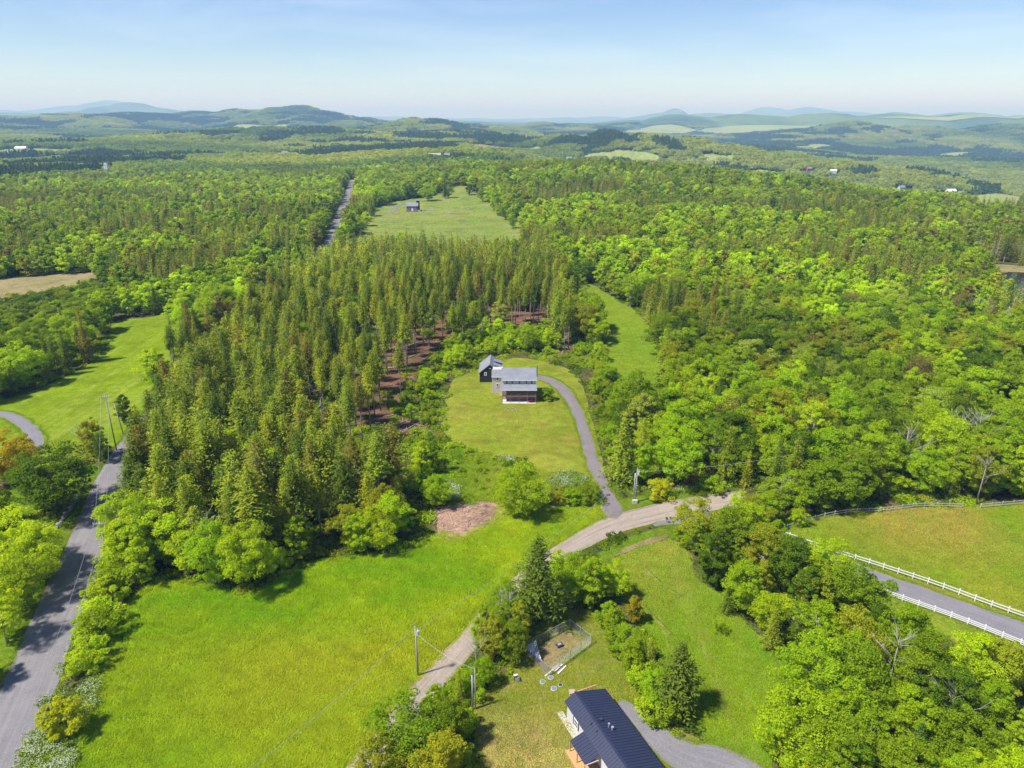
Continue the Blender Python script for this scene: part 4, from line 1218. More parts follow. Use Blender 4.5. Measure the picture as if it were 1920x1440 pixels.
# stands of conifers: centre column and row of the stand in the photograph, half width, half height
STANDS = [(90, 425, 190, 34), (430, 470, 130, 22), (1195, 350, 70, 18), (1700, 452, 170, 24), (1860, 405, 120, 18), (1480, 480, 70, 16), (560, 335, 90, 10), (330, 392, 120, 14), (1560, 400, 110, 14), (980, 330, 60, 8), (230, 350, 70, 8), (1350, 640, 60, 30), (1720, 560, 110, 30)]
def stand_at(x, y):
    px, py, _ = project(x, y, H(x, y))
    m = np.zeros(np.shape(x))
    for cx, cy_, rx, ry in STANDS:
        m = np.maximum(m, 1 - ((px - cx) / rx) ** 2 - ((py - cy_) / ry) ** 2)
    return m
xs, ys = mids(215, 560, 6.2, 31)
st = stand_at(xs, ys)
cn = vnoise(xs / 60, ys / 60, 21) * 0.6 + vnoise(xs / 21, ys / 21, 22) * 0.4
for x, y, c, sd in zip(xs, ys, cn, st):
    px = 960 + 1412 * x / y
    side = 'in the wood left of the asphalt road' if px < 640 else ('in the wooded slope to the right' if px > 1050 else 'in the trees beyond the plantation')
    con = c > (0.73 if 1040 < px < 1700 else 0.64) or (px > 1700 and c > 0.58) or (sd > 0 and rng.random() < 0.62)
    k = ('spruce' if rng.random() < 0.6 else 'pine') if con else ('broadleaf' if rng.random() < 0.93 else 'spruce')
    tn = choose(rng, {'dark needled': 3, 'olive needled': 4, 'brown needled': 2}) if k != 'broadleaf' else choose(rng, LEAFY)
    put(k, x, y, (9 + 7 * rng.random()) if k == 'broadleaf' else 11 + 7 * rng.random(), 0.9 + 0.3 * rng.random(), tn, side, side[3:].replace('the ', '', 1))

# ------------------------------------------------------------------ individuals: the nearest of each kind
A = np.array([(q[1], q[2], q[3]) for q in TREES])
zb = H(A[:, 0], A[:, 1])
pxa, pya, da = project(A[:, 0], A[:, 1], zb + A[:, 2] * 0.6)
pxt, pyt, _ = project(A[:, 0], A[:, 1], zb + A[:, 2])
seen = (pxa > -15) & (pxa < 1935) & (pyt < 1440)
dist = np.hypot(A[:, 0], A[:, 1])
single = np.zeros(len(TREES), bool)
for k in ('broadleaf', 'pine', 'spruce', 'shrub'):
    n_named = sum(1 for s in SINGLE if s[0] == k)
    ids = [i for i in np.argsort(dist) if TREES[i][0] == k and seen[i]]
    for i in ids[:290 - n_named]:
        single[i] = True

NAME = {'broadleaf': 'broadleaf_tree', 'pine': 'pine_tree', 'spruce': 'spruce_tree', 'shrub': 'bush'}
CATG = {'broadleaf': 'tree', 'pine': 'pine', 'spruce': 'conifer', 'shrub': 'bush'}
WORD = {'broadleaf': 'tree', 'pine': 'pine', 'spruce': 'conifer', 'shrub': 'bush'}
def tree_object(kind, x, y, h, wf, tone, label, group, rg):
    n = rg.integers(len(PROTO[kind]))
    if 'maple' in label or 'spreading' in label or 'large' in label or 'leafy tree' in label:
        n = min(4, len(PROTO[kind]) - 1)
    if '@' in label:
        label = label.replace('@', {'broadleaf': ['broad', 'oval', 'lobed', 'narrow', 'wide', 'airy'], 'spruce': ['full', 'slim', 'drooping', 'ragged', 'blunt'], 'shrub': ['round', 'upright', 'uneven'], 'pine': [''] * 6}[kind][n]).replace('  ', ' ').strip()
    if kind == 'pine':
        n = rg.integers(3, 6) if 'bare trunk' in label else rg.integers(0, 4)
    pr = PROTO[kind][n]
    s = h / pr[2]
    e = empty(NAME[kind], (x, y, float(H(x, y)) - 0.05), rg.random() * 6.28)
    e.scale = (s * wf, s * wf, s)
    tr = link('trunk', pr[1], e)
    cr = link('crown', pr[0], e)
    v = 0.88 + 0.26 * rg.random()
    tc = TONE[tone]
    cr['tint'] = [float(tc[0] * v * (0.93 + 0.14 * rg.random())), float(tc[1] * v), float(tc[2] * v)]
    tag(e, label, CATG[kind], group)
    return e

def size_word(kind, h):
    lo, hi = {'broadleaf': (8.5, 12.5), 'pine': (18.8, 20.8), 'spruce': (12, 16), 'shrub': (2.8, 4.2)}[kind]
    return 'small ' if h < lo else ('tall ' if h > hi else '')
LAND = [((1190, 940), 'boxed pole'), ((1150, 600), 'green strip'), ((1457, 999), 'fence corner'), ((1700, 950), 'pasture fence'), ((1900, 945), 'pasture fence end'), ((1900, 540), 'pond'), ((1640, 1110), 'lane fence'), ((1828, 1180), 'tall white post'), ((1500, 1290), 'mown lot'), ((1700, 1440), 'bottom edge'), ((1900, 1400), 'lower right corner'), ((1100, 720), 'driveway bend'), ((1300, 930), 'lane junction'), ((900, 720), 'dark barn'), ((1000, 660), 'house'), ((885, 960), 'wood chip patch'), ((830, 800), 'lawn'), ((760, 640), 'reddish slash'), ((560, 730), 'brown gap'), ((215, 750), 'crossarm pole'), ((340, 590), 'hay field corner'), ((100, 715), 'hay field edge'), ((0, 745), 'left edge'), ((220, 900), 'shaded bend'), ((420, 1100), 'meadow corner'), ((640, 1045), 'mid meadow edge'), ((800, 1010), 'right meadow edge'), ((60, 540), 'marsh'), ((620, 460), 'upper road'), ((960, 460), 'hilltop field'), ((1250, 800), 'driveway side'), ((1500, 850), 'middle of the wood'), ((1750, 800), 'right side of the wood'), ((1350, 650), 'green strip rise'), ((1600, 640), 'middle of the slope'), ((1450, 520), 'upper slope'), ((400, 800), 'middle of the plantation'), ((480, 680), 'upper left plantation'), ((700, 520), 'back of the plantation'), ((900, 530), 'back row'), ((1040, 560), 'right end of the pines')]
LANDP = np.array([gp(*q[0])[:2] for q in LAND])
SHORT = {'along the right side of the driveway': 'right of the driveway', 'on the scrubby edge of the marsh': 'on the scrubby edge', 'in the wood right of the driveway': 'in the right wood', 'in the dense plantation left of the house': 'in the plantation', 'in the pine stand behind the house': 'in the pine stand', 'with a long bare trunk on the thinned slope by the house': 'with long bare trunk', 'on the leafy front edge of the plantation above the meadow': 'on the leafy edge', 'among the bushes between pines and lawn': 'among the bushes', 'in the wood below the fenced lane': 'in the lower wood', 'in the wood left of the hay field': 'in the left wood', 'in the tree belt behind the hay field': 'in the tree belt', 'in the wood left of the asphalt road': 'in the left woods', 'in the wooded slope to the right': 'on the wooded slope', 'in the trees beyond the plantation': 'beyond the plantation', 'in the hedge between asphalt road and meadow': 'in the roadside hedge', 'on the weedy slope below the lawn': 'on the weedy slope', 'in the thicket at the plantation corner': 'in the thicket', 'between the driveway bend and the green strip': 'above the driveway', 'beside the lane junction': 'at the junction'}
rg = np.random.default_rng(5)
for i in np.nonzero(single)[0]:
    kind, x, y, h, wf, tone, place, group = TREES[i]
    near_l = LAND[int(np.argmin(np.hypot(LANDP[:, 0] - x, LANDP[:, 1] - y)))][1]
    lab = '%s@ %s %s %s near the %s' % (size_word(kind, h), tone, WORD[kind], SHORT[place], near_l)
    tree_object(kind, x, y, h, wf, tone, lab, group, rg)
for kind, px, py, h, wf, tone, lab in SINGLE:
    q = gp(px, py)
    tree_object(kind, q[0], q[1], h, wf, tone, lab or ('%s tree in the row between asphalt road and hilltop field' % tone), None if lab else 'row of trees along the upper road', rg)

# ------------------------------------------------------------------ massed forest
def pack(rows, protos, low_from):
    order = [(k, j) for k in protos for j in range(len(protos[k]))]
    return order
def forest_from(name, label, rows, P):
    keys, meshes, hs = [], [], {}
    for k in P:
        for j, pr in enumerate(P[k]):
            keys.append((k, j)); meshes.append(pr[3]); hs[k] = pr[2]
    cnt = {k: len(P[k]) for k in P}
    start = {}
    for n_, (k, j) in enumerate(keys):
        if j == 0: start[k] = n_
    rg = np.random.default_rng(9)
    n = len(rows)
    pos, sc, vi, tint = np.zeros((n, 3)), np.zeros((n, 3)), np.zeros(n, int), np.zeros((n, 3))
    rx_, ry_ = np.array([q[1] for q in rows]), np.array([q[2] for q in rows])
    drift = 0.66 + 0.42 * vnoise(rx_ / 70, ry_ / 70, 92) + 0.28 * vnoise(rx_ / 26, ry_ / 26, 93)
    for i, (kind, x, y, h, wf, tone, *_r) in enumerate(rows):
        s = h / hs[kind]
        pos[i, :2] = x, y
        sc[i] = s * wf, s * wf, s
        vi[i] = start[kind] + rg.integers(cnt[kind])
        v = (0.85 + 0.3 * rg.random()) * drift[i]
        tint[i] = np.array(TONE[tone]) * v
    pos[:, 2] = H(pos[:, 0], pos[:, 1]) - 0.05
    return scatter(name, label, meshes, pos, rg.random(n) * 6.28, sc, vi, tint)

rest = [TREES[i] for i in range(len(TREES)) if not single[i]]
rest_near = [q for q in rest if math.hypot(q[1], q[2]) < 330 or q[0] == 'shrub']
rest_mid = [q for q in rest if not (math.hypot(q[1], q[2]) < 330 or q[0] == 'shrub')]
xs, ys = mids(560, 1300, 7.6, 32)
# leave out what lies wholly behind ground and crowns, with a margin
cn = vnoise(xs / 90, ys / 90, 21) * 0.6 + vnoise(xs / 35, ys / 35, 22) * 0.4
hn = vnoise(xs / 140, ys / 140, 25)
st = stand_at(xs, ys)
for x, y, c, hh, sd in zip(xs, ys, cn, hn, st):
    con = c > 0.70 or (sd > 0 and rng.random() < 0.62)
    k = ('pine' if rng.random() < 0.5 else 'spruce') if con else ('broadleaf' if rng.random() < 0.95 else 'spruce')
    tn = choose(rng, {'dark needled': 4, 'olive needled': 3, 'brown needled': 2.4}) if k != 'broadleaf' else choose(rng, LEAFY if hh > 0.4 else {'mid green': 4, 'fresh green': 3, 'dark green': 2, 'olive green': 1.5})
    rest_mid.append((k, x, y, (10 + 6 * rng.random()) if k == 'broadleaf' else 12 + 6 * rng.random(), 0.95 + 0.35 * rng.random(), tn))
forest_from('forest', 'mass of mixed trees filling the woods between the nearer trees', rest_near, PROTO)
forest_from('forest', 'mass of mixed trees covering the land beyond the hilltop field', rest_mid, LOWP)

# groves farther out
def groves(r0, r1, sp, scale, seed):
    rg = np.random.default_rng(seed)
    P = np.array([(0, 0)] + [(r1 * math.sin(a), r1 * math.cos(a)) for a in np.linspace(R(-43), R(43), 60)])
    xs, ys = hexpts(P, sp, rg, 0.45)
    r = np.hypot(xs, ys)
    px, py, dep = project(xs, ys, H(xs, ys) + 10)
    k = (r >= r0) & (r < r1) & (px > -140) & (px < 2060)
    xs, ys = xs[k], ys[k]
    k = ~is_clear(xs, ys)
    xs, ys = xs[k], ys[k]
    # sight line test against the terrain with a generous margin
    z = H(xs, ys) + 45
    vis = np.ones(len(xs), bool)
    for s in np.linspace(0.05, 0.97, 40):
        vis &= CAM_Z + (z - CAM_Z) * s > H(xs * s, ys * s)
    xs, ys = xs[vis], ys[vis]
    n = len(xs)
    cn = vnoise(xs / 260, ys / 260, 41) * 0.55 + vnoise(xs / 90, ys / 90, 42) * 0.45
    hn = vnoise(xs / 420, ys / 300, 43) * 0.7 + vnoise(xs / 150, ys / 110, 44) * 0.3
    con = cn > np.where((960 + 1412 * xs / ys > 1380) & (np.hypot(xs, ys) > 3300), 0.47, 0.60)  # cloud shade on the far right ridge is painted in with extra dark conifers
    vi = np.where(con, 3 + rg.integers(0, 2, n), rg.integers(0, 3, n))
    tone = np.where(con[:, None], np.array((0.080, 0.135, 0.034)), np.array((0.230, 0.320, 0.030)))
    br = np.array((0.350, 0.410, 0.045))
    tone = tone + (br - tone) * (np.clip((hn - 0.46) * 4.0, 0, 1.0) * ~con)[:, None]
    dk = np.array((0.120, 0.205, 0.034))  # dark patches in the grove colour stand in for cloud shadows
    tone = tone + (dk - tone) * (np.clip((0.44 - hn) * 4.0, 0, 0.9) * ~con)[:, None]
    tone = tone * (0.8 + 0.4 * rg.random((n, 1)))
    s = scale * (0.85 + 0.3 * rg.random(n))
    return np.column_stack([xs, ys, H(xs, ys) - 1.0]), rg.random(n) * 6.28, np.column_stack([s, s, np.minimum(s, 1.15)]), vi, tone
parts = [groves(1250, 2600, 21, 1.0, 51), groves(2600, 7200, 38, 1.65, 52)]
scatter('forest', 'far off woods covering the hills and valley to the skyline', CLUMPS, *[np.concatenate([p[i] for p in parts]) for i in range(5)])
print('TREES', len(TREES), 'single', int(single.sum()), 'near rest', len(rest_near), 'mid', len(rest_mid), 'groves', [len(p[0]) for p in parts])

# low growth under and beside the near trees
rg = np.random.default_rng(61)
def low_patch(n, seed, rad, hgt, leaf):
    g = np.random.default_rng(seed)
    cs, us, vs_ = [], [], []
    for i in range(n):
        a, q = g.random() * 6.28, math.sqrt(g.random()) * rad
        c = np.array([q * math.cos(a), q * math.sin(a), hgt * 0.25 * g.random()])
        p, u, v = leaf_cloud(g, c, 0.35 + 0.35 * g.random(), 0.8, 26, leaf)
        p[:, 2] = np.abs(p[:, 2])
        cs.append(p); us.append(u); vs_.append(v)
    V, F = quads_from(np.vstack(cs), np.vstack(us), np.vstack(vs_))
    return mesh_np('undergrowth', V, F, ['leaves'])
LOWM = [low_patch(16, 700 + i, 1.7, 0.9, 0.17) for i in range(3)]
P = np.array([(0, 45)] + [(330 * math.sin(a), 330 * math.cos(a)) for a in np.linspace(R(-43), R(43), 40)])
xs, ys = hexpts(P, 3.3, rg, 0.5)
r = np.hypot(xs, ys)
px, py, dep = project(xs, ys, H(xs, ys))
k = (px > -60) & (px < 1980) & (py < 1500) & ~is_clear(xs, ys)
for q in SL: k &= ~(inside(q, xs, ys) & (rg.random(len(xs)) < 0.82))
gap = vnoise(xs / 9, ys / 9, 71)
k &= gap > 0.22
xs, ys = xs[k], ys[k]
n = len(xs)
tn = [choose(rg, {'fresh green': 4, 'mid green': 4, 'olive green': 2, 'dark green': 1.5, 'pale green': 1}) for _ in range(n)]
s = 0.6 + 0.7 * rg.random(n)
scatter('undergrowth', 'low leafy undergrowth below and beside the trees', LOWM, np.column_stack([xs, ys, H(xs, ys)]), rg.random(n) * 6.28, np.column_stack([s, s, s * (0.7 + 0.8 * rg.random(n))]), rg.integers(0, 3, n), np.array([TONE[q] for q in tn]) * (0.85 + 0.3 * rg.random((n, 1))))

# ------------------------------------------------------------------ grass blades on the nearer turf
def tuft(seed, hgt, n=150, rad=0.95):
    g = np.random.default_rng(seed)
    c = np.column_stack([g.normal(size=n) * rad * 0.55, g.normal(size=n) * rad * 0.55, np.zeros(n)])
    h_ = hgt * (0.5 + 0.8 * g.random((n, 1)))
    a = g.random(n) * 6.28
    tip = np.column_stack([np.cos(a), np.sin(a), np.full(n, 0.75)]) * h_
    w_ = np.column_stack([-np.sin(a), np.cos(a), np.zeros(n)]) * (0.028 + 0.03 * g.random((n, 1)))
    V = np.stack([c - w_, c + w_, c + tip], 1).reshape(-1, 3)
    return mesh_np('grass_tuft', V, np.arange(n * 3).reshape(n, 3), ['leaves'])
def turf(label, P, sp, hgt, tones, seed):
    g = np.random.default_rng(seed)
    ms = [tuft(seed * 10 + i, hgt) for i in range(3)]
    xs, ys = hexpts(P, sp, g, 0.5)
    px, py, dp = project(xs, ys, H(xs, ys))
    bad = (px < -40) | (px > 1960) | (py > 1480)
    for Q in ROADS: bad |= inside(Q, xs, ys)
    xs, ys = xs[~bad], ys[~bad]
    n = len(xs)
    f = vnoise(xs / 16, ys / 16, seed) * 0.6 + vnoise(xs / 4.5, ys / 4.5, seed + 1) * 0.4
    f2 = vnoise(xs / 30, ys / 22, seed + 2)
    a, b, d = [np.array(q) for q in tones]
    tint = a + (b - a) * np.clip((f - 0.3) * 2.2, 0, 1)[:, None]
    tint = tint + (d - tint) * np.clip((f2 - 0.55) * 2.5, 0, 0.8)[:, None]
    tint *= 1.45 * (0.85 + 0.3 * g.random((n, 1)))
    s = 0.7 + 0.6 * g.random(n)
    scatter('grass', label, ms, np.column_stack([xs, ys, H(xs, ys) + 0.03]), g.random(n) * 6.28, np.column_stack([s, s, s * (0.6 + 0.9 * f)]), g.integers(0, 3, n), tint)
ROADS.append(CHIP.mean(0) + (CHIP - CHIP.mean(0)) * 0.78)
turf('meadow grass in the foreground field', MEADOW, 1.0, 0.30, [(0.190, 0.330, 0.004), (0.320, 0.400, 0.008), (0.360, 0.370, 0.020)], 81)
turf('long grass along the verges and the weedy slope', np.vstack([poly([(815, 825), (870, 845), (960, 866), (1030, 888), (1110, 902), (1125, 925), (1145, 945), (1100, 950), (935, 945), (835, 945), (805, 900)])]), 1.0, 0.45, [(0.12, 0.25, 0.006), (0.22, 0.33, 0.008), (0.30, 0.34, 0.03)], 82)
turf('grass of the mown lot', LOT2, 1.1, 0.16, [(0.160, 0.290, 0.006), (0.240, 0.330, 0.010), (0.380, 0.340, 0.060)], 83)
turf('straw flecked grass around the blue roofed house', LOT, 1.1, 0.14, [(0.190, 0.270, 0.012), (0.300, 0.310, 0.030), (0.460, 0.380, 0.150)], 84)
turf('pasture grass inside the fences', PASTURE, 1.2, 0.18, [(0.190, 0.300, 0.008), (0.300, 0.330, 0.020), (0.380, 0.290, 0.070)], 85)

# ragged grass along the road edges
g = np.random.default_rng(95)
ex = []
for E_ in EDGES:
    s_ = np.concatenate([[0], np.cumsum(np.hypot(*np.diff(E_[:, :2], axis=0).T))])
    q = np.arange(0, s_[-1], 0.55)
    I = np.stack([np.interp(q, s_, E_[:, k]) for k in range(4)], 1)
    m = vnoise(I[:, 0] / 3.0, I[:, 1] / 3.0, 96)
    lat = (m - 0.42) * 1.3 + 0.5 * g.random(len(q))
    ex.append(I[:, :2] + I[:, 2:] * lat[:, None])
ex = np.vstack(ex)
k = (np.hypot(ex[:, 0], ex[:, 1]) < 260)
for Q in ROADS[:-2]:
    c_ = Q.mean(0)
    ins = inside(Q, ex[:, 0], ex[:, 1])
    k &= ~(ins & (g.random(len(ex)) < 0.6))
ex = ex[k]
n = len(ex)
sc_ = 0.4 + 0.45 * g.random(n)
tt_ = np.array((0.24, 0.38, 0.01)) + (np.array((0.42, 0.40, 0.08)) - np.array((0.24, 0.38, 0.01))) * (vnoise(ex[:, 0] / 7, ex[:, 1] / 7, 97) ** 2)[:, None]
scatter('grass', 'ragged grass creeping over the road edges', [tuft(950 + i, 0.3, 90) for i in range(3)], np.column_stack([ex, H(ex[:, 0], ex[:, 1]) + 0.05]), g.random(n) * 6.28, np.repeat(sc_[:, None], 3, 1), g.integers(0, 3, n), tt_)

# ------------------------------------------------------------------ haze
t = bpy.data.materials.new('haze_air')
t.use_nodes = True
t.node_tree.nodes.clear()
pv = t.node_tree.nodes.new('ShaderNodeVolumePrincipled')
mo = t.node_tree.nodes.new('ShaderNodeOutputMaterial')
t.node_tree.links.new(pv.outputs[0], mo.inputs['Volume'])
pv.inputs['Color'].default_value = (0.35, 0.62, 1.0, 1)
pv.inputs['Absorption Color'].default_value = (0.78, 0.93, 1, 1)
pv.inputs['Density'].default_value = 1.15e-4
pv.inputs['Anisotropy'].default_value = 0.0
MATS['haze_air'] = t
zlo, zhi = float(GZ.min()) - 1.0, max(float(GZ.max()) + 40, 120.0)
tag(MB().box(-62000, 62000, -3000, 62000, zlo, zhi).build('haze', 'haze_air'), 'thin blue haze over the distant hills', kind='stuff')

# ------------------------------------------------------------------ building helpers
def window(parent, x, y, z, w, h, face='-y', mat='white_paint', bars=True):
    """framed window whose centre sits on a wall face"""
    fr = MB()
    t_, d = 0.14, 0.07
    gl = MB()
    def bx(mb, a0, a1, z0, z1, d0, d1):
        if face == '-y': mb.box(x + a0, x + a1, y - d1, y - d0, z + z0, z + z1)
        elif face == '+x': mb.box(x + d0, x + d1, y + a0, y + a1, z + z0, z + z1)
        elif face == '-x': mb.box(x - d1, x - d0, y + a0, y + a1, z + z0, z + z1)
    bx(fr, -w / 2 - t_, -w / 2, -h / 2 - t_, h / 2 + t_, 0.0, d)
    bx(fr, w / 2, w / 2 + t_, -h / 2 - t_, h / 2 + t_, 0.0, d)
    bx(fr, -w / 2, w / 2, h / 2, h / 2 + t_, 0.0, d)
    bx(fr, -w / 2, w / 2, -h / 2 - t_, -h / 2, 0.0, d + 0.03)
    if bars: bx(fr, -w / 2, w / 2, -0.04, 0.04, 0.0, d - 0.02)
    bx(gl, -w / 2, w / 2, -h / 2, h / 2, 0.002, 0.025)
    o = gl.build('window', 'glass', parent)
    fr.build('frame', mat, o)
    return o

def gable_roof(x0, x1, y0, yr, y1, ze0, zr, ze1, th=0.18):
    """ridge along x; eave y0 at ze0, ridge yr at zr, eave y1 at ze1"""
    mb = MB()
    mb.slab([(x0, y0, ze0), (x1, y0, ze0), (x1, yr, zr), (x0, yr, zr)], th)
    mb.slab([(x0, yr, zr + 0.001), (x1, yr, zr + 0.001), (x1, y1, ze1), (x0, y1, ze1)], th)
    return mb

def gable_end(mb, x, y0, yr, y1, z0, ze, zr, th=0.15):
    mb.add([(x - th, y0, z0), (x - th, y1, z0), (x - th, y1, ze), (x - th, yr, zr), (x - th, y0, ze), (x, y0, z0), (x, y1, z0), (x, y1, ze), (x, yr, zr), (x, y0, ze)],
           [[0, 1, 2, 3, 4][::-1], [5, 6, 7, 8, 9], [0, 5, 9, 4], [1, 2, 7, 6][::1], [4, 9, 8, 3], [3, 8, 7, 2], [0, 1, 6, 5]])
    return mb

# ------------------------------------------------------------------ farmhouse
g = gp(973.5, 755)
fh = empty('farmhouse', (2.16, g[1], float(H(2.16, g[1] + 4))))
tag(fh, 'grey roofed farmhouse with a two level deck facing the lawn', 'house')
MB().box(-5.05, 5.05, 2.4, 10.4, -0.5, 4.75).build('wall', 'pink_siding', fh)
uw = MB().box(-5.05, 5.05, 2.395, 10.395, 4.753, 6.55)
uw.build('upper_wall', 'white_siding', fh)
ge = MB()
gable_end(ge, 5.045, 2.4, 6.4, 10.4, 6.553, 6.56, 8.68)
gable_end(ge, -4.9, 2.4, 6.4, 10.4, 6.553, 6.56, 8.68)
ge.build('gable', 'pink_siding', fh)
rf = gable_roof(-5.35, 5.35, 1.95, 6.4, 10.85, 6.50, 8.95, 6.50).build('roof', 'shingle', fh)
MB().box(-5.35, 5.35, 1.90, 1.948, 6.28, 6.50).build('fascia', 'white_paint', rf)
pr_ = MB().slab([(-5.35, -0.35, 4.22), (5.35, -0.35, 4.22), (5.35, 2.39, 5.15), (-5.35, 2.39, 5.15)], 0.14).build('porch_roof', 'shingle', fh)
MB().box(-5.35, 5.35, -0.41, -0.352, 4.02, 4.25).build('fascia', 'white_paint', pr_)
for x in (-3.75, -2.05, 0.1, 2.2, 3.85):
    window(fh, x, 2.39, 5.72, 0.62, 1.0)
for x in (-3.5, 0.0, 3.2):
    window(fh, x, 2.4, 3.55, 1.3, 0.9)
    window(fh, x, 2.4, 1.2, 1.3, 0.9)
dk = MB()
for i in range(12):
    dk.box(-5.1, 5.1, i * 0.2, i * 0.2 + 0.185, 2.2, 2.26)
dk.box(-5.1, 5.1, 0.0, 0.06, 1.95, 2.195)
dk = dk.build('deck', 'deck_wood', fh)
rl = MB()
rl.box(-5.1, 5.1, -0.02, 0.07, 3.1, 3.18)
rl.box(-5.1, 5.1, 0.0, 0.05, 2.4, 2.46)
for i in range(69):
    x = -5.05 + i * 0.148
    rl.box(x, x + 0.05, 0.005, 0.045, 2.46, 3.1)
for sx in (-5.08, 5.03):
    rl.box(sx, sx + 0.06, 0.08, 2.3, 3.1, 3.18)
    for i in range(14):
        rl.box(sx, sx + 0.05, 0.15 + i * 0.15, 0.2 + i * 0.15, 2.27, 3.1)
rl.build('railing', 'deck_wood', dk)
for x in (-5.02, -2.5, 0.0, 2.5, 5.02):
    MB().box(x - 0.075, x + 0.075, -0.1, -0.025, 0.1, 4.05).build('post', 'deck_wood', fh)
for i in range(4):
    x = -5.0 + i * 2.52
    MB().box(x, x + 2.44, -0.9, 2.35, -0.3, 0.12).build('patio_slab', 'concrete', fh)
MB().tube([(5.5, 5.6, 6.2), (5.5, 5.6, 9.7)], 0.13, 8).build('stovepipe', 'dark_metal', fh)
cw = MB().box(-8.3, -5.06, 8.0, 17.0, -0.5, 5.5)
cw.build('connector_wall', 'pale_siding', fh)
cr = gable_roof(-8.5, -5.4, 7.7, 10.4, 17.1, 5.45, 6.95, 3.9).build('connector_roof', 'shingle', fh)
MB().box(-8.5, -5.4, 7.645, 7.698, 5.28, 5.46).build('fascia', 'white_paint', cr)
window(fh, -6.65, 8.0, 4.65, 0.62, 0.95)
window(fh, -6.65, 8.0, 2.6, 0.62, 0.95)
for x in (-8.31, -5.2):
    MB().box(x, x + 0.12, 7.95, 7.998, -0.2, 5.25).build('corner_board', 'white_paint', fh)
# tub on the patio
tb = empty('garden_tub', (2.16 + 3.75, g[1] + 0.25, fh.location.z + 0.125))
tag(tb, 'dark red rounded tub on the patio under the deck', 'tub')
mb = MB()
n = 20
ring = [(1.15 * math.cos(6.283 * k / n) * (1 if abs(math.cos(6.283 * k / n)) < 0.8 else 0.96), 0.62 * math.sin(6.283 * k / n)) for k in range(n)]
for zz, sc_ in ((0.0, 0.9), (0.35, 1.0), (0.75, 1.02), (0.75, 0.92), (0.55, 0.9)):
    mb.v += [(p[0] * sc_, p[1] * sc_, zz) for p in ring]
for L in range(4):
    for k in range(n):
        mb.f.append([L * n + k, L * n + (k + 1) % n, (L + 1) * n + (k + 1) % n, (L + 1) * n + k])
mb.f.append([4 * n + k for k in range(n)])
mb.build('shell', 'maroon', tb)
MB().add([(p[0] * 0.9, p[1] * 0.9, 0.66) for p in ring] + [(0, 0, 0.7)], [[k, (k + 1) % n, n] for k in range(n)]).build('cover', 'maroon', tb)

# ------------------------------------------------------------------ barn
q = gp(899, 717)
bn = empty('barn', (-7.1, q[1], float(H(-7.1, q[1] + 4))))
tag(bn, 'dark boarded barn with grey roof behind the farmhouse', 'barn')
bw = MB()
bw.box(-3.4, 3.4, 0, 9.5, -0.4, 3.5)
bw.add([(-3.4, 0, 3.5), (3.4, 0, 3.5), (0, 0, 6.1), (-3.4, 9.5, 3.5), (3.4, 9.5, 3.5), (0, 9.5, 6.1)], [[0, 1, 2], [5, 4, 3], [0, 2, 5, 3], [1, 4, 5, 2]])
bw = bw.build('wall', 'dark_boards', bn)
for i in range(17):
    x = -3.38 + i * 0.42
    MB().box(x, x + 0.05, -0.035, -0.003, -0.2, 3.45 + max(0, (3.4 - abs(x)) * 0.765 - 0.1)).build('batten', 'dark_boards', bw)
rb = MB()
rb.slab([(-3.75, -0.3, 3.28), (-3.75, 9.8, 3.28), (0, 9.8, 6.35), (0, -0.3, 6.35)], 0.16)
rb.slab([(0.001, -0.3, 6.351), (0.001, 9.8, 6.351), (3.75, 9.8, 3.28), (3.75, -0.3, 3.28)], 0.16)
rb = rb.build('roof', 'shingle', bn)
for y in (1.6, 5.6):
    d = MB()
    d.box(1.6, 3.9, y, y + 2.2, 3.4, 4.55)
    dm = d.build('dormer', 'dark_boards', bn)
    MB().slab([(1.05, y - 0.15, 5.55), (1.05, y + 2.35, 5.55), (4.15, y + 2.35, 4.62), (4.15, y - 0.15, 4.62)], 0.12).build('dormer_roof', 'shingle', dm)
window(bn, -1.5, -0.04, 3.0, 0.55, 0.85)
window(bn, 1.35, -0.04, 1.2, 0.55, 0.85)
MB().box(-0.25, 0.25, -0.12, -0.04, 4.75, 4.9).build('gable_light', 'white_paint', bn)

# ------------------------------------------------------------------ neighbour house with metal roof
nx, ny = 7.36, 77.24
nh = empty('ranch_house', (nx, ny, float(H(nx, ny))), math.atan2(-13.05, 5.73))
tag(nh, 'low house with a dark blue ribbed metal roof at the bottom edge', 'house')
LN = 17.0
MB().box(0.35, LN - 0.35, 0.35, 6.35, -0.3, 2.55).build('wall', 'white_siding', nh)
ro = MB()
ro.slab([(0, 0, 2.9), (LN, 0, 2.9), (LN, 1.75, 4.0), (0, 1.75, 4.0)], 0.14)
ro.slab([(0, 1.752, 4.001), (LN, 1.752, 4.001), (LN, 6.75, 2.62), (0, 6.75, 2.62)], 0.14)
ro = ro.build('roof', 'metal_roof', nh)
ge = MB()
gable_end(ge, 0.34, 0.36, 1.75, 6.34, 2.552, 2.56, 3.8, 0.1)
gable_end(ge, LN - 0.36, 0.36, 1.75, 6.34, 2.552, 2.56, 3.8, 0.1)
ge.build('gable', 'white_siding', nh)
sm = MB()
for i in range(38):
    x = 0.12 + i * 0.455
    if x > LN: break
    sm.bar((x, 0.0, 2.925), (x, 1.74, 4.02), 0.06, 0.05)
    sm.bar((x, 1.76, 4.02), (x, 6.75, 2.645), 0.06, 0.05)
sm.build('roof_seams', 'metal_roof', ro)['kind'] = 'stuff'
MB().bar((0.0, 1.75, 4.03), (LN, 1.75, 4.03), 0.34, 0.05).build('ridge_cap', 'metal_roof', ro)
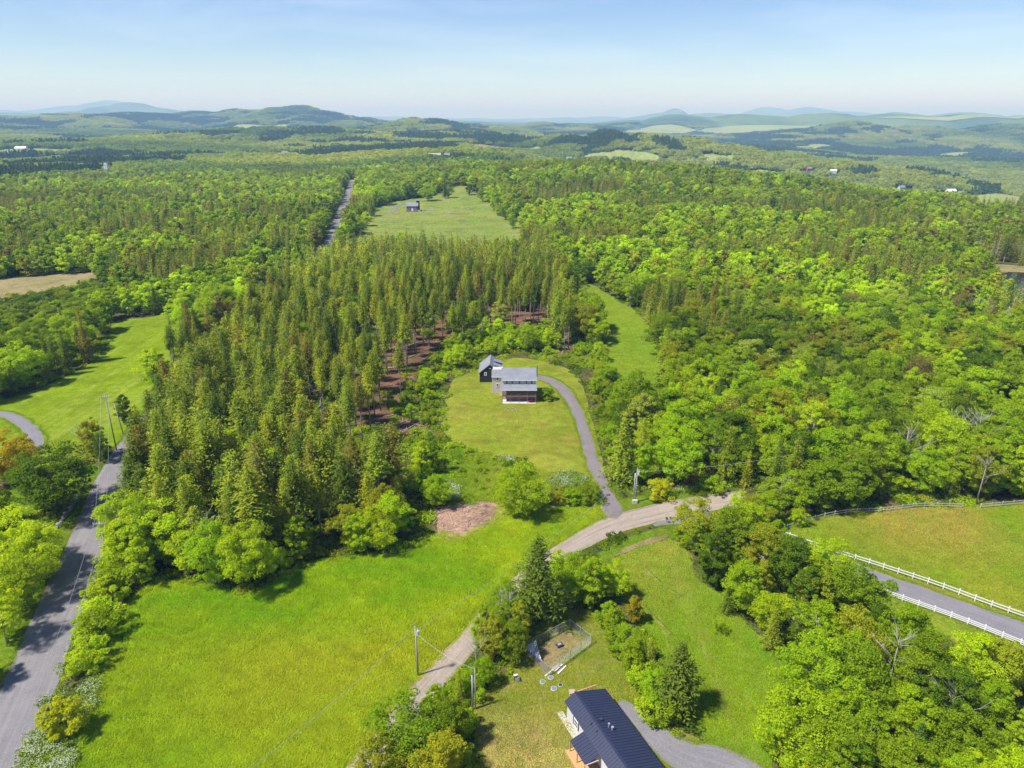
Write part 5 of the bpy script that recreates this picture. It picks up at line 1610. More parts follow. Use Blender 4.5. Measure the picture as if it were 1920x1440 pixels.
po = MB().slab([(5.65, -2.1, 2.15), (9.8, -2.1, 2.15), (9.8, 0.02, 2.905), (5.65, 0.02, 2.905)], 0.12).build('porch_roof', 'metal_roof', nh)
sm = MB()
for i in range(9):
    x = 5.75 + i * 0.48
    sm.bar((x, -2.1, 2.175), (x, 0.0, 2.93), 0.06, 0.05)
sm.build('roof_seams', 'metal_roof', po)['kind'] = 'stuff'
MB().box(9.805, 9.86, -2.1, -0.1, 2.0, 2.16).build('fascia', 'white_paint', po)
dk = MB()
for i in range(15):
    dk.box(5.4, LN, -2.5 + i * 0.19, -2.32 + i * 0.19, 0.32, 0.38)
dk.box(5.4, LN, -2.56, -2.5, -0.1, 0.38)
dk = dk.build('deck', 'new_wood', nh)
for x in (5.75, 7.7, 9.7, 11.5, 13.3):
    MB().box(x - 0.06, x + 0.06, -2.12, -2.0, 0.381, 2.02 if x < 10 else 1.3).build('post', 'new_wood', nh)
MB().box(-1.1, 5.35, -0.55, 0.34, -0.2, 0.06).build('walkway', 'concrete', nh)
w = window(nh, 3.0, 0.35, 1.5, 0.8, 1.1)
for x in (2.35, 3.65):
    MB().box(x - 0.16, x + 0.16, 0.29, 0.345, 0.9, 2.15).build('shutter', 'dark_metal', nh)
fd = MB()
for i in range(8):
    fd.box(-2.2 + i * 0.27, -1.95 + i * 0.27, 2.4, 6.6, 0.5, 0.56)
fd.build('end_deck', 'salmon_wood', nh)
rl = MB().box(-2.25, -2.15, 2.4, 6.6, 1.35, 1.45)
for i in range(15):
    rl.box(-2.22, -2.17, 2.4 + i * 0.29, 2.45 + i * 0.29, 0.0, 1.35)
rl.build('railing', 'salmon_wood', nh)
def roofz(y): return 4.0 - (y - 1.752) * (4.0 - 2.62) / (6.75 - 1.752)
for (x, y, hh, r_, m_, nm) in [(7.0, 3.05, 0.55, 0.10, 'galvanised', 'vent_pipe'), (7.5, 3.3, 0.4, 0.13, 'galvanised', 'vent_pipe'), (5.7, 2.6, 0.22, 0.16, 'dark_metal', 'roof_vent')]:
    z = roofz(y)
    mb = MB().tube([(x, y, z - 0.15), (x, y, z + hh)], r_, 8)
    mb.tube([(x, y, z + hh + 0.001), (x, y, z + hh + 0.1)], r_ * 1.5, 8)
    mb.build(nm, m_, nh)
for (x, y) in [(5.6, 1.15), (7.0, 1.2)]:
    z = 2.9 + y * 1.1 / 1.75
    MB().tube([(x, y, z - 0.1), (x, y, z + 0.22)], [0.16, 0.12], 8).build('roof_vent', 'dark_metal', nh)

# ------------------------------------------------------------------ wire pen and things on the lawn
PEN = [gp(984, 1222), gp(1068, 1178), gp(1108, 1208), gp(1027, 1268)]
pen = empty('wire_pen', tuple(np.mean(PEN, axis=0)))
tag(pen, 'chain link dog pen on the lawn behind the blue roofed house', 'pen')
c0 = np.mean(PEN, axis=0)
for k in range(4):
    a, b = PEN[k] - c0, PEN[(k + 1) % 4] - c0
    L = np.linalg.norm(b - a)
    n = max(2, int(round(L / 2.6)))
    for i in range(n):
        p = a + (b - a) * i / n
        MB().tube([(p[0], p[1], -0.2), (p[0], p[1], 1.9)], 0.045, 6).build('post', 'galvanised', pen)
    rl = MB().bar(tuple(a + [0, 0, 1.84]), tuple(b + [0, 0, 1.84]), 0.05)
    rl.bar(tuple(a + [0, 0, 0.1]), tuple(b + [0, 0, 0.1]), 0.03)
    rl.build('rail', 'galvanised', pen)
    ms = MB()
    m = int(L / 0.16)
    for i in range(-11, m):
        for sg in (0, 1):
            x0, x1, z0, z1 = i * 0.16, i * 0.16 + 1.72, (0.1, 1.82)[sg], (1.82, 0.1)[sg]
            if x1 < 0 or x0 > L: continue
            t0, t1 = max(0, -x0 / 1.72), min(1, (L - x0) / 1.72)
            pa = a + (b - a) * ((x0 + 1.72 * t0) / L); pb = a + (b - a) * ((x0 + 1.72 * t1) / L)
            ms.bar((pa[0], pa[1], z0 + (z1 - z0) * t0), (pb[0], pb[1], z0 + (z1 - z0) * t1), 0.006)
    ms.build('wire_mesh', 'galvanised', pen)['kind'] = 'stuff'

# white lattice lying over the pen corner
A0, A1, A2 = gpz(984, 1214, 1.0), gpz(1004, 1201, 1.9), gpz(1015, 1240, 0.6)
lt = empty('lattice_panel', tuple(np.mean([A0, A1, A2], axis=0)))
tag(lt, 'white wooden lattice panel leaning in the corner of the wire pen', 'lattice')
cc = np.mean([A0, A1, A2], axis=0)
for i in range(9):
    s_ = i / 8
    p, q_ = A0 + (A1 - A0) * s_ - cc, A0 + (A2 - A0) * s_ - cc
    if i: MB().bar(p, q_, 0.10, 0.03).build('slat', 'white_paint', lt)
for i in range(8):
    s_ = i / 8
    p = A1 + (A2 - A1) * s_ - cc
    q_ = A0 + (A1 - A0) * (i / 8) * 0.0 + (A0 - cc) * (1 - 0) - (A0 - cc) + (A0 + (A2 - A0) * s_ * 0.0 - cc)
    e_ = A0 - cc
    st = e_ + (p - e_) * (0.15 + 0.04 * i)
    MB().bar(tuple(st + [0, 0, 0.035]), tuple(p + [0, 0, 0.035]), 0.10, 0.03).build('slat', 'white_paint', lt)

def thing_box(name, label, cat, px, py, dims, mat, rz=0.0, group=None):
    q = gp(px, py)
    e = empty(name, tuple(q), rz)
    tag(e, label, cat, group)
    return e
e = thing_box('fire_pit', 'dark square fire pit inside the wire pen', 'fire pit', 1049, 1212, None, None, 0.5)
MB().box(-0.55, 0.55, -0.4, 0.4, 0.3, 0.42).build('top', 'dark_metal', e)
for sx in (-0.45, 0.45):
    for sy in (-0.3, 0.3):
        MB().box(sx - 0.06, sx + 0.06, sy - 0.06, sy + 0.06, -0.05, 0.299).build('leg', 'dark_metal', e)
MB().box(-0.3, 0.3, -0.22, 0.22, 0.421, 0.5).build('lid', 'galvanised', e)
q1, q2 = gp(1014, 1222), gp(1032, 1206)
tag(MB().bar((0, 0, 0.05), (q2[0] - q1[0], q2[1] - q1[1], 0.1), 0.12, 0.05).build('plank', 'wood_pale', loc=tuple(q1)), 'single pale plank on the ground inside the pen', 'plank')
BO = [((1022, 1268), (1045, 1249)), ((1037, 1257), (1052, 1246)), ((1040, 1260), (1055, 1247)), ((1044, 1262), (1058, 1248)), ((1046, 1264), (1061, 1249)), ((1036, 1255), (1050, 1246))]
BL = ['longest board of the pile, sticking out to the left', 'grey board in the middle of the pile by the pen', 'pale board second from the lawn side of the pile', 'weathered board near the lawn side of the pile', 'pale board on the lawn side of the pile', 'pale board nearest the pen in the pile']
for k, (a, b) in enumerate(BO):
    p, q_ = gp(*a), gp(*b)
    o = MB().bar((0, 0, 0.06 + 0.055 * (k % 3)), (q_[0] - p[0], q_[1] - p[1], 0.06 + 0.055 * (k % 3)), 0.2, 0.05).build('board', 'wood_pale' if k % 2 else 'white_paint', loc=tuple(p))
    tag(o, BL[k], 'board', 'boards piled beside the pen')
for (px, py, m_, r_, lab) in [(1032.5, 1271.5, 'lid_blue', 0.36, 'bluish round tank lid nearest the boards'), (1017.5, 1279.5, 'lid_green', 0.36, 'green round tank lid on the lawn'), (1050.5, 1285.5, 'dark_metal', 0.30, 'dark round tank lid nearest the house'), (1038.5, 1292, 'lid_blue', 0.38, 'grey-blue round tank lid nearest the bottom')]:
    q = gp(px, py)
    e = empty('tank_lid', tuple(q))
    tag(e, lab, 'tank lid', 'round tank lids on the lawn')
    MB().tube([(0, 0, -0.1), (0, 0, 0.16)], r_ * 1.25, 16).build('rim', 'concrete', e)
    MB().tube([(0, 0, 0.161), (0, 0, 0.2)], r_, 16).build('cover', m_, e)
e = thing_box('bin', 'white and black bin at the tree edge left of the tank lids', 'bin', 968, 1277, None, None, 0.4)
MB().add([(-0.22, -0.3, 0), (0.22, -0.3, 0), (0.22, 0.3, 0), (-0.22, 0.3, 0), (-0.28, -0.36, 0.9), (0.28, -0.36, 0.9), (0.28, 0.36, 0.9), (-0.28, 0.36, 0.9)], [[3, 2, 1, 0], [4, 5, 6, 7], [0, 1, 5, 4], [1, 2, 6, 5], [2, 3, 7, 6], [3, 0, 4, 7]]).build('body', 'dark_metal', e)
MB().box(-0.3, 0.3, -0.395, -0.36, 0.1, 0.92).build('front_panel', 'white_paint', e)
MB().box(0.285, 0.5, -0.2, 0.15, 0.0, 0.5).build('side_box', 'white_paint', e)
MB().box(-0.3, 0.32, 0.1, 0.4, 0.901, 0.98).build('lid', 'white_paint', e)
e = thing_box('crate', 'tan box at the corner of the blue metal roof', 'box', 1072.5, 1303, None, None, 0.1)
MB().box(-0.42, 0.42, -0.4, 0.4, 0.0, 0.62).build('body', 'tan_box', e)
MB().box(-0.46, 0.46, -0.44, 0.44, 0.621, 0.68).build('lid', 'wood_pale', e)

# ------------------------------------------------------------------ poles and wires
def pole_height(base, pytop):
    lo, hi = 1.0, 30.0
    for _ in range(40):
        m = (lo + hi) / 2
        if project(base[0], base[1], base[2] + m)[1] > pytop: lo = m
        else: hi = m
    return lo
TOPS = {}
def utility_pole(key, px, py, pytop, label, arm=None, transformer=False, twin=False, box=False, r_=0.16, hgt=None):
    b = gp(px, py)
    h = hgt or pole_height(b, pytop)
    e = empty('utility_pole', tuple(b))
    tag(e, label, 'utility pole', 'utility poles')
    MB().tube([(0, 0, -0.6), (0, 0, h)], [r_, r_ * 0.72], 9).build('pole', 'pole_wood', e, smooth=True)
    MB().tube([(0, 0, h + 0.002), (0, 0, h + 0.35)], 0.05, 6).build('insulator', 'galvanised', e)
    if arm is not None:
        ux, uy = math.cos(arm), math.sin(arm)
        o = MB().bar((-1.2 * ux, -1.2 * uy - 0.2, h - 0.45), (1.2 * ux, 1.2 * uy - 0.2, h - 0.45), 0.14, 0.16).build('crossarm', 'pole_wood', e)
        for s_ in (-1.1, -0.5, 0.5, 1.1):
            MB().tube([(s_ * ux, s_ * uy - 0.2, h - 0.37), (s_ * ux, s_ * uy - 0.2, h - 0.14)], [0.06, 0.045], 6).build('insulator', 'white_paint', o)
        for s_ in (-0.7, 0.7):
            MB().bar((s_ * ux, s_ * uy - 0.2, h - 0.53), (0, -0.15, h - 1.15), 0.05).build('brace', 'galvanised', o)
    if transformer:
        o = MB().tube([(0.36, -0.05, h - 1.6), (0.36, -0.05, h - 0.75)], 0.24, 12).build('transformer', 'transformer', e, smooth=False)
        MB().tube([(0.36, -0.05, h - 0.748), (0.36, -0.05, h - 0.5)], 0.06, 6).build('bushing', 'white_paint', o)
    if twin:
        MB().tube([(-0.42, 0.0, -0.5), (-0.42, 0.0, h - 1.2)], 0.11, 8).build('riser_pipe', 'galvanised', e, smooth=True)
    if box:
        MB().box(-0.75, 0.35, -0.75, -0.2, -0.1, 0.9).build('meter_box', 'concrete', e)
    TOPS[key] = Vector((b[0], b[1], b[2] + h))
    return e
utility_pole('field', 784, 1267, 1174, 'wooden utility pole with transformer standing in the meadow', transformer=True)
utility_pole('boxed', 1191, 942, 878, 'twin utility pole with a pale box at its foot by the driveway', transformer=True, twin=True, box=True)
utility_pole('cross', 219, 845, 741, 'tall crossarm utility pole above the hay field', arm=0.1, r_=0.17)
utility_pole('hedge', 206, 1058, 1012, 'crossarm utility pole in the roadside hedge', arm=0.1, hgt=9.5)
utility_pole('slim', 892, 1330, 1254, 'slim double grey pole at the edge of the straw flecked lawn', twin=True, r_=0.1)
b = gp(232, 815)
tag(MB().tube([(0, 0, -0.4), (-1.2, 0.6, 9.0)], [0.15, 0.11], 8).build('push_brace', 'pole_wood', loc=tuple(b), smooth=True), 'slanting wooden brace pole beside the crossarm pole', 'brace pole')
def wire(a, b, sag, label, r_=0.022):
    a, b = Vector(a), Vector(b)
    pts = [a.lerp(b, t_ / 16) - Vector((0, 0, sag * 4 * (t_ / 16) * (1 - t_ / 16))) for t_ in range(17)]
    tag(MB().tube(pts, r_, 4).build('power_line', 'wire'), label, 'power line')
T = TOPS
lo_end = Vector(gp(470, 1560)) + Vector((0, 0, 9))
wire(T['field'], lo_end, 0.8, 'thin power line running from the meadow pole to the bottom edge')
wire(T['field'] - Vector((0, 0, 0.9)), T['boxed'], 1.5, 'thin power line from the meadow pole towards the boxed pole')
wire(T['field'] - Vector((0, 0, 1.2)), T['slim'], 0.8, 'short power line from the meadow pole to the slim double pole')
wire(T['boxed'] - Vector((0, 0, 0.8)), Vector(gp(1480, 925)) + Vector((0, 0, 10)), 0.8, 'thin power line running right from the boxed pole')
bl = Vector(gp(60, 1560)) + Vector((0, 0, 9))
wire(T['hedge'] + Vector((-1.0, 0, -0.2)), T['cross'] + Vector((-1.0, 0, -0.2)), 1.2, 'outer power line between the two crossarm poles')
wire(T['hedge'] + Vector((1.0, 0, -0.2)), T['cross'] + Vector((1.0, 0, -0.2)), 1.2, 'inner power line between the two crossarm poles')
wire(T['hedge'] + Vector((-1.0, 0, -0.2)), bl + Vector((-1, 0, 0)), 1.0, 'outer power line above the asphalt road to the bottom edge')
wire(T['hedge'] + Vector((1.0, 0, -0.2)), bl + Vector((1, 0, 0)), 1.0, 'inner power line beside the asphalt road to the bottom edge')

# ------------------------------------------------------------------ fences
def fence(label, pix, heights, spacing, pw, mat, post_h, rail_h=0.12, world_pts=None, tall=None, group=None):
    P = catmull(poly(pix), 0.5)
    s_ = np.concatenate([[0], np.cumsum(np.hypot(*np.diff(P, axis=0).T))])
    n = int(s_[-1] / spacing)
    Q = np.stack([np.interp(np.arange(n + 1) * spacing, s_, P[:, i]) for i in (0, 1)], 1)
    o = np.array([Q[0][0], Q[0][1], float(H(*Q[0]))])
    e = empty('white_fence' if mat == 'white_paint' else 'rail_fence', tuple(o))
    tag(e, label, 'fence', group)
    done = False
    pm = MB().box(-pw / 2, pw / 2, -pw / 2, pw / 2, -0.4, post_h).mesh('post', mat)
    Z = H(Q[:, 0], Q[:, 1])
    for i in range(n + 1):
        d = Q[min(i + 1, n)] - Q[max(i - 1, 0)]
        rz = math.atan2(d[1], d[0])
        p = link('post', pm, e, (Q[i][0] - o[0], Q[i][1] - o[1], Z[i] - o[2]), rz)
        if tall is not None and abs(project(Q[i][0], Q[i][1], Z[i])[0] - tall) < 12 and not done:
            done = True
            p.scale = (1.7, 1.7, 2.3)
        if i < n:
            nv = np.array([d[1], -d[0]]) / np.hypot(*d) * (pw / 2 + 0.025)
            for hh in heights:
                a = (Q[i][0] - o[0] + nv[0], Q[i][1] - o[1] + nv[1], Z[i] - o[2] + hh)
                b_ = (Q[i + 1][0] - o[0] + nv[0], Q[i + 1][1] - o[1] + nv[1], Z[i + 1] - o[2] + hh)
                MB().bar(a, b_, 0.05, rail_h).build('rail', mat, e)
    return e
fence('long white two rail fence along the upper side of the lane', [(1457, 1001), (1540, 1030), (1640, 1062), (1750, 1098), (1850, 1135), (1935, 1165), (2030, 1200)], (0.55, 1.1), 2.5, 0.16, 'white_paint', 1.35, 0.17)
fence('white three rail fence along the lower side of the lane', [(1478, 1050), (1560, 1082), (1600, 1096), (1690, 1126), (1800, 1165), (1900, 1205), (2010, 1250)], (0.4, 0.75, 1.1), 2.5, 0.16, 'white_paint', 1.3, 0.14, tall=1826)
fence('grey rail fence along the wood side of the pasture', [(1458, 999), (1500, 984), (1545, 971), (1590, 963), (1650, 960), (1715, 952), (1760, 951), (1822, 953)], (0.5, 1.05), 2.7, 0.13, 'concrete', 1.25, 0.13)
fence('short grey rail fence at the right end of the pasture', [(1838, 953), (1880, 949), (1935, 944), (2000, 938)], (0.5, 1.05), 2.7, 0.13, 'concrete', 1.25, 0.13)

# ------------------------------------------------------------------ mail boxes, stone wall, stones, logs
for px, lab in ((1249.5, 'dark mailbox on a post beside the lane junction, nearer the driveway'), (1257, 'dark mailbox on a post beside the lane junction, nearer the bushes')):
    q = gp(px, 981)
    e = empty('mailbox', tuple(q), 0.3)
    tag(e, lab, 'mailbox', 'mailboxes at the lane junction')
    MB().box(-0.06, 0.06, -0.06, 0.06, -0.2, 1.05).build('post', 'pole_wood', e)
    mb = MB()
    n = 8
    prof = [(-0.15, 0.0), (0.15, 0.0)] + [(0.15 * math.cos(a), 0.2 + 0.15 * math.sin(a)) for a in np.linspace(0, math.pi, n)]
    m = len(prof)
    mb.add([(x, -0.3, 1.051 + z) for x, z in prof] + [(x, 0.3, 1.051 + z) for x, z in prof], [list(range(m)), [m + k for k in range(m)][::-1]] + [[k, m + k, m + (k + 1) % m, (k + 1) % m] for k in range(m)])
    mb.build('box', 'dark_metal', e)
    MB().box(0.152, 0.17, -0.1, 0.02, 1.2, 1.5).build('flag', 'red_barn', e)

def stone_mesh(seed, sx, sy, sz):
    rg = np.random.default_rng(seed)
    bm = bmesh.new()
    bmesh.ops.create_icosphere(bm, subdivisions=1, radius=1)
    for v in bm.verts:
        f = 0.78 + 0.4 * rg.random()
        v.co = Vector((v.co.x * sx * f, v.co.y * sy * f, v.co.z * sz * f))
    me = bpy.data.meshes.new('stone')
    bm.to_mesh(me); bm.free()
    me.materials.append(MATS['stone'])
    return me
STONES = [stone_mesh(i, 0.5, 0.38, 0.3) for i in range(5)]
rg = np.random.default_rng(88)
W = catmull(poly([(98, 1002), (112, 985), (126, 965), (140, 945), (150, 928), (158, 905)]), 0.55)
o0 = np.array([W[0][0], W[0][1], float(H(*W[0]))])
sw = empty('stone_wall', tuple(o0))
tag(sw, 'low grey dry stone wall beside the asphalt road at left', 'wall')
for i, p in enumerate(W):
    for L in range(2):
        q = p + rg.normal(size=2) * 0.16
        o = link('stone', STONES[rg.integers(5)], sw, (q[0] - o0[0], q[1] - o0[1], float(H(*q)) - o0[2] + 0.12 + 0.34 * L), rg.random() * 6.28)
        o.scale = (0.8 + 0.5 * rg.random(),) * 3
fp = empty('stone_ring', tuple(gp(957, 767)))
tag(fp, 'ring of grey stones on the lawn in front of the house', 'stones')
for k in range(14):
    a = k * 0.45
    o = link('stone', STONES[k % 5], fp, (1.5 * math.cos(a) + 0.3 * math.sin(3 * k), 1.3 * math.sin(a), 0.06), a)
    o.scale = (0.55, 0.55, 0.5)
SP_ = [((813, 1064), 0.55, 'white rock in the meadow, largest of the three'), ((829, 1060), 0.35, 'small white rock right of the largest in the meadow'), ((796, 1062), 0.35, 'small white rock left of the largest in the meadow'), ((890, 1170), 0.7, 'pale rock beside the gravel road under the dead tree'), ((904, 1150), 0.8, 'flat pale rock at the gravel road edge'), ((883, 1182), 0.6, 'small pale rock at the gravel road edge')]
for (px, lab_s, lab) in [(a, b, c) for a, b, c in SP_]:
    o = link('rock', STONES[rg.integers(5)], None, tuple(gp(*px)), rg.random() * 6)
    o.scale = (lab_s * 1.6, lab_s * 1.6, lab_s)
    tag(o, lab, 'rock')

LOGP = [(735, 655), (760, 648), (790, 642), (775, 668), (745, 690), (800, 672), (795, 690), (812, 655), (770, 620), (740, 618), (725, 700), (745, 772), (760, 765), (735, 780), (775, 800), (757, 792), (1048, 655), (1056, 660), (1044, 645), (1062, 648), (560, 725), (575, 735), (640, 690), (650, 715), (480, 850), (870, 602), (930, 590), (985, 585), (1000, 600), (840, 612), (712, 640), (700, 660)]
for k, p in enumerate(LOGP):
    q = gp(*p)
    L = 3 + 6 * rg.random()
    a = (0.4 if p[0] < 1000 else 2.0) + rg.normal() * 0.5
    o = MB().tube([(-L / 2, 0, 0.22), (L * 0.1, 0.1, 0.3), (L / 2, 0, 0.24)], [0.15, 0.13, 0.08], 6).build('log', 'wood_pale', loc=tuple(q), rz=a, smooth=True)
    near_l = LAND[int(np.argmin(np.hypot(LANDP[:, 0] - q[0], LANDP[:, 1] - q[1])))][1]
    tag(o, 'felled %s log lying on the slash near the %s' % ('long' if L > 6 else 'short', near_l), 'log', 'felled logs between the pines')
for k, (a, b, lab) in enumerate([((1026, 949), (1041, 952), 'thin pale log at the edge of the grass below the bushes'), ((1052, 948), (1067, 951), 'thin white log right of the other below the bushes'), ((842, 962), (850, 985), 'bent pale branch on the wood chip patch')]):
    p, q = gp(*a), gp(*b)
    tag(MB().tube([(0, 0, 0.15), (q[0] - p[0], q[1] - p[1], 0.2)], 0.1, 6).build('log', 'wood_pale', loc=tuple(p)), lab, 'log')
# brash on the chip patch
mb = MB()
for k in range(260):
    lo, hi = CHIP.min(0), CHIP.max(0)
    p = lo + (hi - lo) * rg.random(2)
    if not inside(CHIP, p[:1], p[1:])[0]: continue
    a, L = rg.random() * 6.28, 0.4 + 1.2 * rg.random()
    z = float(H(*p)) + 0.1 + 0.15 * rg.random()
    mb.bar((p[0], p[1], z), (p[0] + L * math.cos(a), p[1] + L * math.sin(a), z + 0.12 * rg.normal()), 0.05 + 0.06 * rg.random())
tag(mb.build('brash', 'wood_pale'), 'scattered twigs and brash on the wood chip patch', kind='stuff')
mb = MB()
for S_ in SL:
    for k in range(150):
        lo, hi = S_.min(0), S_.max(0)
        p = lo + (hi - lo) * rg.random(2)
        if not inside(S_, p[:1], p[1:])[0]: continue
        a, L = rg.random() * 6.28, 0.6 + 2.2 * rg.random()
        z = float(H(*p)) + 0.1 + 0.2 * rg.random()
        mb.bar((p[0], p[1], z), (p[0] + L * math.cos(a), p[1] + L * math.sin(a), z + 0.15 * rg.normal()), 0.06 + 0.08 * rg.random())
tag(mb.build('slash_branches', 'wood_pale'), 'broken branches strewn under the thinned pines', kind='stuff')

# ------------------------------------------------------------------ bare and dead trees
DT = [(690, 530, 17, 4, 'grey dead conifer at the back left of the pine stand'), (722, 545, 18, 5, 'grey dead conifer with bare spikes in the pine stand'), (735, 600, 17, 6, 'grey dead stem above the reddish slash'), (560, 640, 16, 4, 'grey dead conifer in the upper plantation'), (500, 720, 16, 5, 'grey dead conifer in the middle of the plantation'), (430, 860, 15, 6, 'grey dead conifer in the left plantation'), (610, 850, 15, 4, 'grey dead conifer in the lower plantation'), (1040, 600, 17, 5, 'grey dead conifer at the right end of the pines'),
      (955, 1190, 9.0, 0, 'white bare tree beside the big spruce by the gravel road'), (893, 1262, 6.5, 2, 'grey dead snag behind the slim double pole'), (1245, 1340, 5.0, 3, 'grey leafless sapling in front of the hedgerow conifer'),
      (1775, 1390, 10.0, 1, 'bare crowned grey tree in the lower wood near the bottom right'), (1662, 1305, 11.0, 2, 'white stemmed bare tree in the middle of the lower wood'),
      (400, 1062, 11.0, 1, 'pale bare tree in the leafy front of the plantation'), (160, 852, 8.0, 2, 'pale leafless tree before the hay field'),
      (1690, 905, 14, 0, 'white forked bare tree in the wood above the pasture'), (1780, 880, 14, 3, 'leaning white stem in the wood above the pasture'), (1825, 870, 14, 1, 'long white birch stem at the right of the right wood'), (1830, 945, 11, 2, 'thin bare birch above the pasture fence gap'), (1470, 960, 9, 3, 'bare pale tree near the fence corner'),
      (1820, 625, 15, 0, 'white forked dead tree near the pond'), (1605, 570, 13, 1, 'white bare crown among the trees of the middle slope')]
def dead_tree(x, y, h, v, label, group=None):
    tm, bmesh_, hh = DEADM[v]
    e = empty('bare_tree', (x, y, float(H(x, y)) - 0.05), rg.random() * 6.28)
    e.scale = (h / hh,) * 3
    link('trunk', tm, e)
    link('branches', bmesh_, e)
    tag(e, label, 'bare tree', group)
for px, py, h, v, lab in DT:
    q = gp(px, py)
    dead_tree(q[0], q[1], h, v, lab)
for k in range(26):
    px, py = (1840 + 80 * rg.random(), 600 + 60 * rg.random()) if k < 14 else (1815 + 105 * rg.random(), 488 + 10 * rg.random())
    q = gp(px, py)
    dead_tree(q[0], q[1], 11 + 5 * rg.random(), 4 + int(rg.integers(3)), 'grey dead conifer in the flooded edge %s the pond' % ('in front of' if k < 14 else 'behind'), 'dead conifers around the pond')

# ------------------------------------------------------------------ small blue house on the hilltop
q = gp(773, 397)
h2 = empty('cottage', tuple(q), 0.0)
tag(h2, 'small blue house with red deck on the hilltop field', 'house')
MB().box(-5.0, 5.0, 0, 7, -0.5, 5.0).build('wall', 'blue_siding', h2)
rf = gable_roof(-5.5, 5.5, -0.5, 3.5, 7.5, 4.9, 7.9, 4.9, 0.25).build('roof', 'shingle', h2)
ge = MB(); gable_end(ge, 4.98, 0, 3.5, 7, 5.003, 5.01, 7.6); gable_end(ge, -4.83, 0, 3.5, 7, 5.003, 5.01, 7.6); ge.build('gable', 'blue_siding', h2)
MB().box(3.6, 6.2, 3.2, 6.2, -0.3, 9.3).build('chimney_block', 'dark_boards', h2)
MB().box(3.3, 6.5, 2.9, 6.5, 9.301, 9.6).build('chimney_cap', 'stone', h2)
MB().box(-0.8, 1.0, -0.12, -0.003, 0.6, 3.0).build('door', 'white_paint', h2)
for x in (-3.3, 3.0): window(h2, x, 0, 1.9, 1.2, 1.3)
for x in (-2.8, -0.6, 0.6, 2.8): window(h2, x, 0, 4.0, 0.8, 0.8)
MB().box(-5.6, 5.4, -2.6, -0.13, 0.2, 0.5).build('deck', 'red_wood', h2)
MB().box(5.02, 7.5, -0.5, 3.0, 0.0, 1.6).build('side_porch', 'new_wood', h2)
for k in range(30):
    px, py = 790 + 28 * rg.random(), 390 + 9 * rg.random()
    if k > 18: px, py = [(875, 393), (878, 392), (872, 391), (868, 390), (884, 389), (706, 397), (712, 398), (702, 396), (733, 393), (815, 398), (843, 399), (800, 403)][k - 19 if k - 19 < 12 else 0]
    o = link('boulder', STONES[k % 5], None, tuple(gp(px, py)), rg.random() * 6)
    o.scale = (1.6 + 1.8 * rg.random(),) * 3
    tag(o, 'pale boulder in the rock garden right of the small blue house' if k <= 18 else 'pale boulder scattered on the hilltop field', 'boulder', 'boulders around the small blue house')

# ------------------------------------------------------------------ far buildings
def far_house(px, py, w, d, h, rise, wall, roof, rz, label, name='house'):
    q = gp(px, py)
    e = empty(name, tuple(q), rz)
    tag(e, label, 'barn' if 'barn' in label else 'house', 'far off buildings')
    MB().box(-w / 2, w / 2, 0, d, -2, h).build('wall', wall, e)
    rf = gable_roof(-w / 2 - 0.4, w / 2 + 0.4, -0.5, d / 2, d + 0.5, h - 0.1, h + rise, h - 0.1, 0.3).build('roof', roof, e)
    ge = MB()
    gable_end(ge, w / 2 - 0.01, 0, d / 2, d, h + 0.003, h + 0.01, h + rise - 0.35)
    gable_end(ge, -w / 2 + 0.16, 0, d / 2, d, h + 0.003, h + 0.01, h + rise - 0.35)
    ge.build('gable', wall, e)
    n = max(2, int(w / 4))
    for i in range(n):
        x = -w / 2 + w * (i + 0.5) / n
        window(e, x, 0, h * 0.55, 1.3, 1.7, bars=False)
    return e
FH = [(1785, 364, 18, 10, 6, 4, 'white_paint', 'white_paint', 0.1, 'white farmhouse with pale roof at the right among trees'), (1803, 365, 9, 8, 4, 3, 'white_paint', 'shingle', 0.2, 'small white shed right of the white farmhouse'),
      (1518, 321, 12, 8, 6, 4, 'red_barn', 'shingle', 0.2, 'red barn in the valley'), (1562, 325, 16, 9, 5, 4, 'white_paint', 'white_paint', -0.1, 'long white building right of the red barn'), (1692, 356, 12, 9, 5, 4, 'white_siding', 'shingle', 0.1, 'pale house between trees left of the white farmhouse'),
      (1068, 302, 14, 10, 7, 5, 'white_paint', 'shingle', 0.2, 'white house left of the far green field'), (1078, 302, 10, 8, 6, 4, 'white_paint', 'shingle', -0.1, 'smaller white house beside the far green field'),
      (815, 300, 26, 14, 7, 6, 'pink_siding', 'pink_siding', 0.15, 'long pinkish roofed building in the village'), (838, 296, 12, 9, 6, 4, 'white_paint', 'shingle', 0.0, 'white village house right of the pinkish building'), (905, 302, 16, 10, 5, 4, 'white_siding', 'dark_boards', 0.1, 'dark roofed house in the light field'),
      (772, 284, 18, 12, 9, 5, 'dark_boards', 'shingle', 0.0, 'dark tall house at the left end of the village'), (787, 284, 22, 12, 6, 4, 'white_paint', 'white_paint', 0.0, 'low white building at the left end of the village'), (845, 276, 12, 10, 8, 5, 'white_paint', 'white_paint', 0.0, 'small white house at the top of the village road'),
      (534, 292, 16, 10, 7, 5, 'white_paint', 'shingle', 0.1, 'white house at the edge of the yellow green field'), (38, 283, 30, 12, 7, 5, 'white_paint', 'white_paint', 0.0, 'long white barn in the scrubby field at far left'), (857, 282, 9, 9, 14, 3, 'white_paint', 'dark_boards', 0.0, 'narrow tall white house among dark trees in the village')]
for a in FH: far_house(*a)

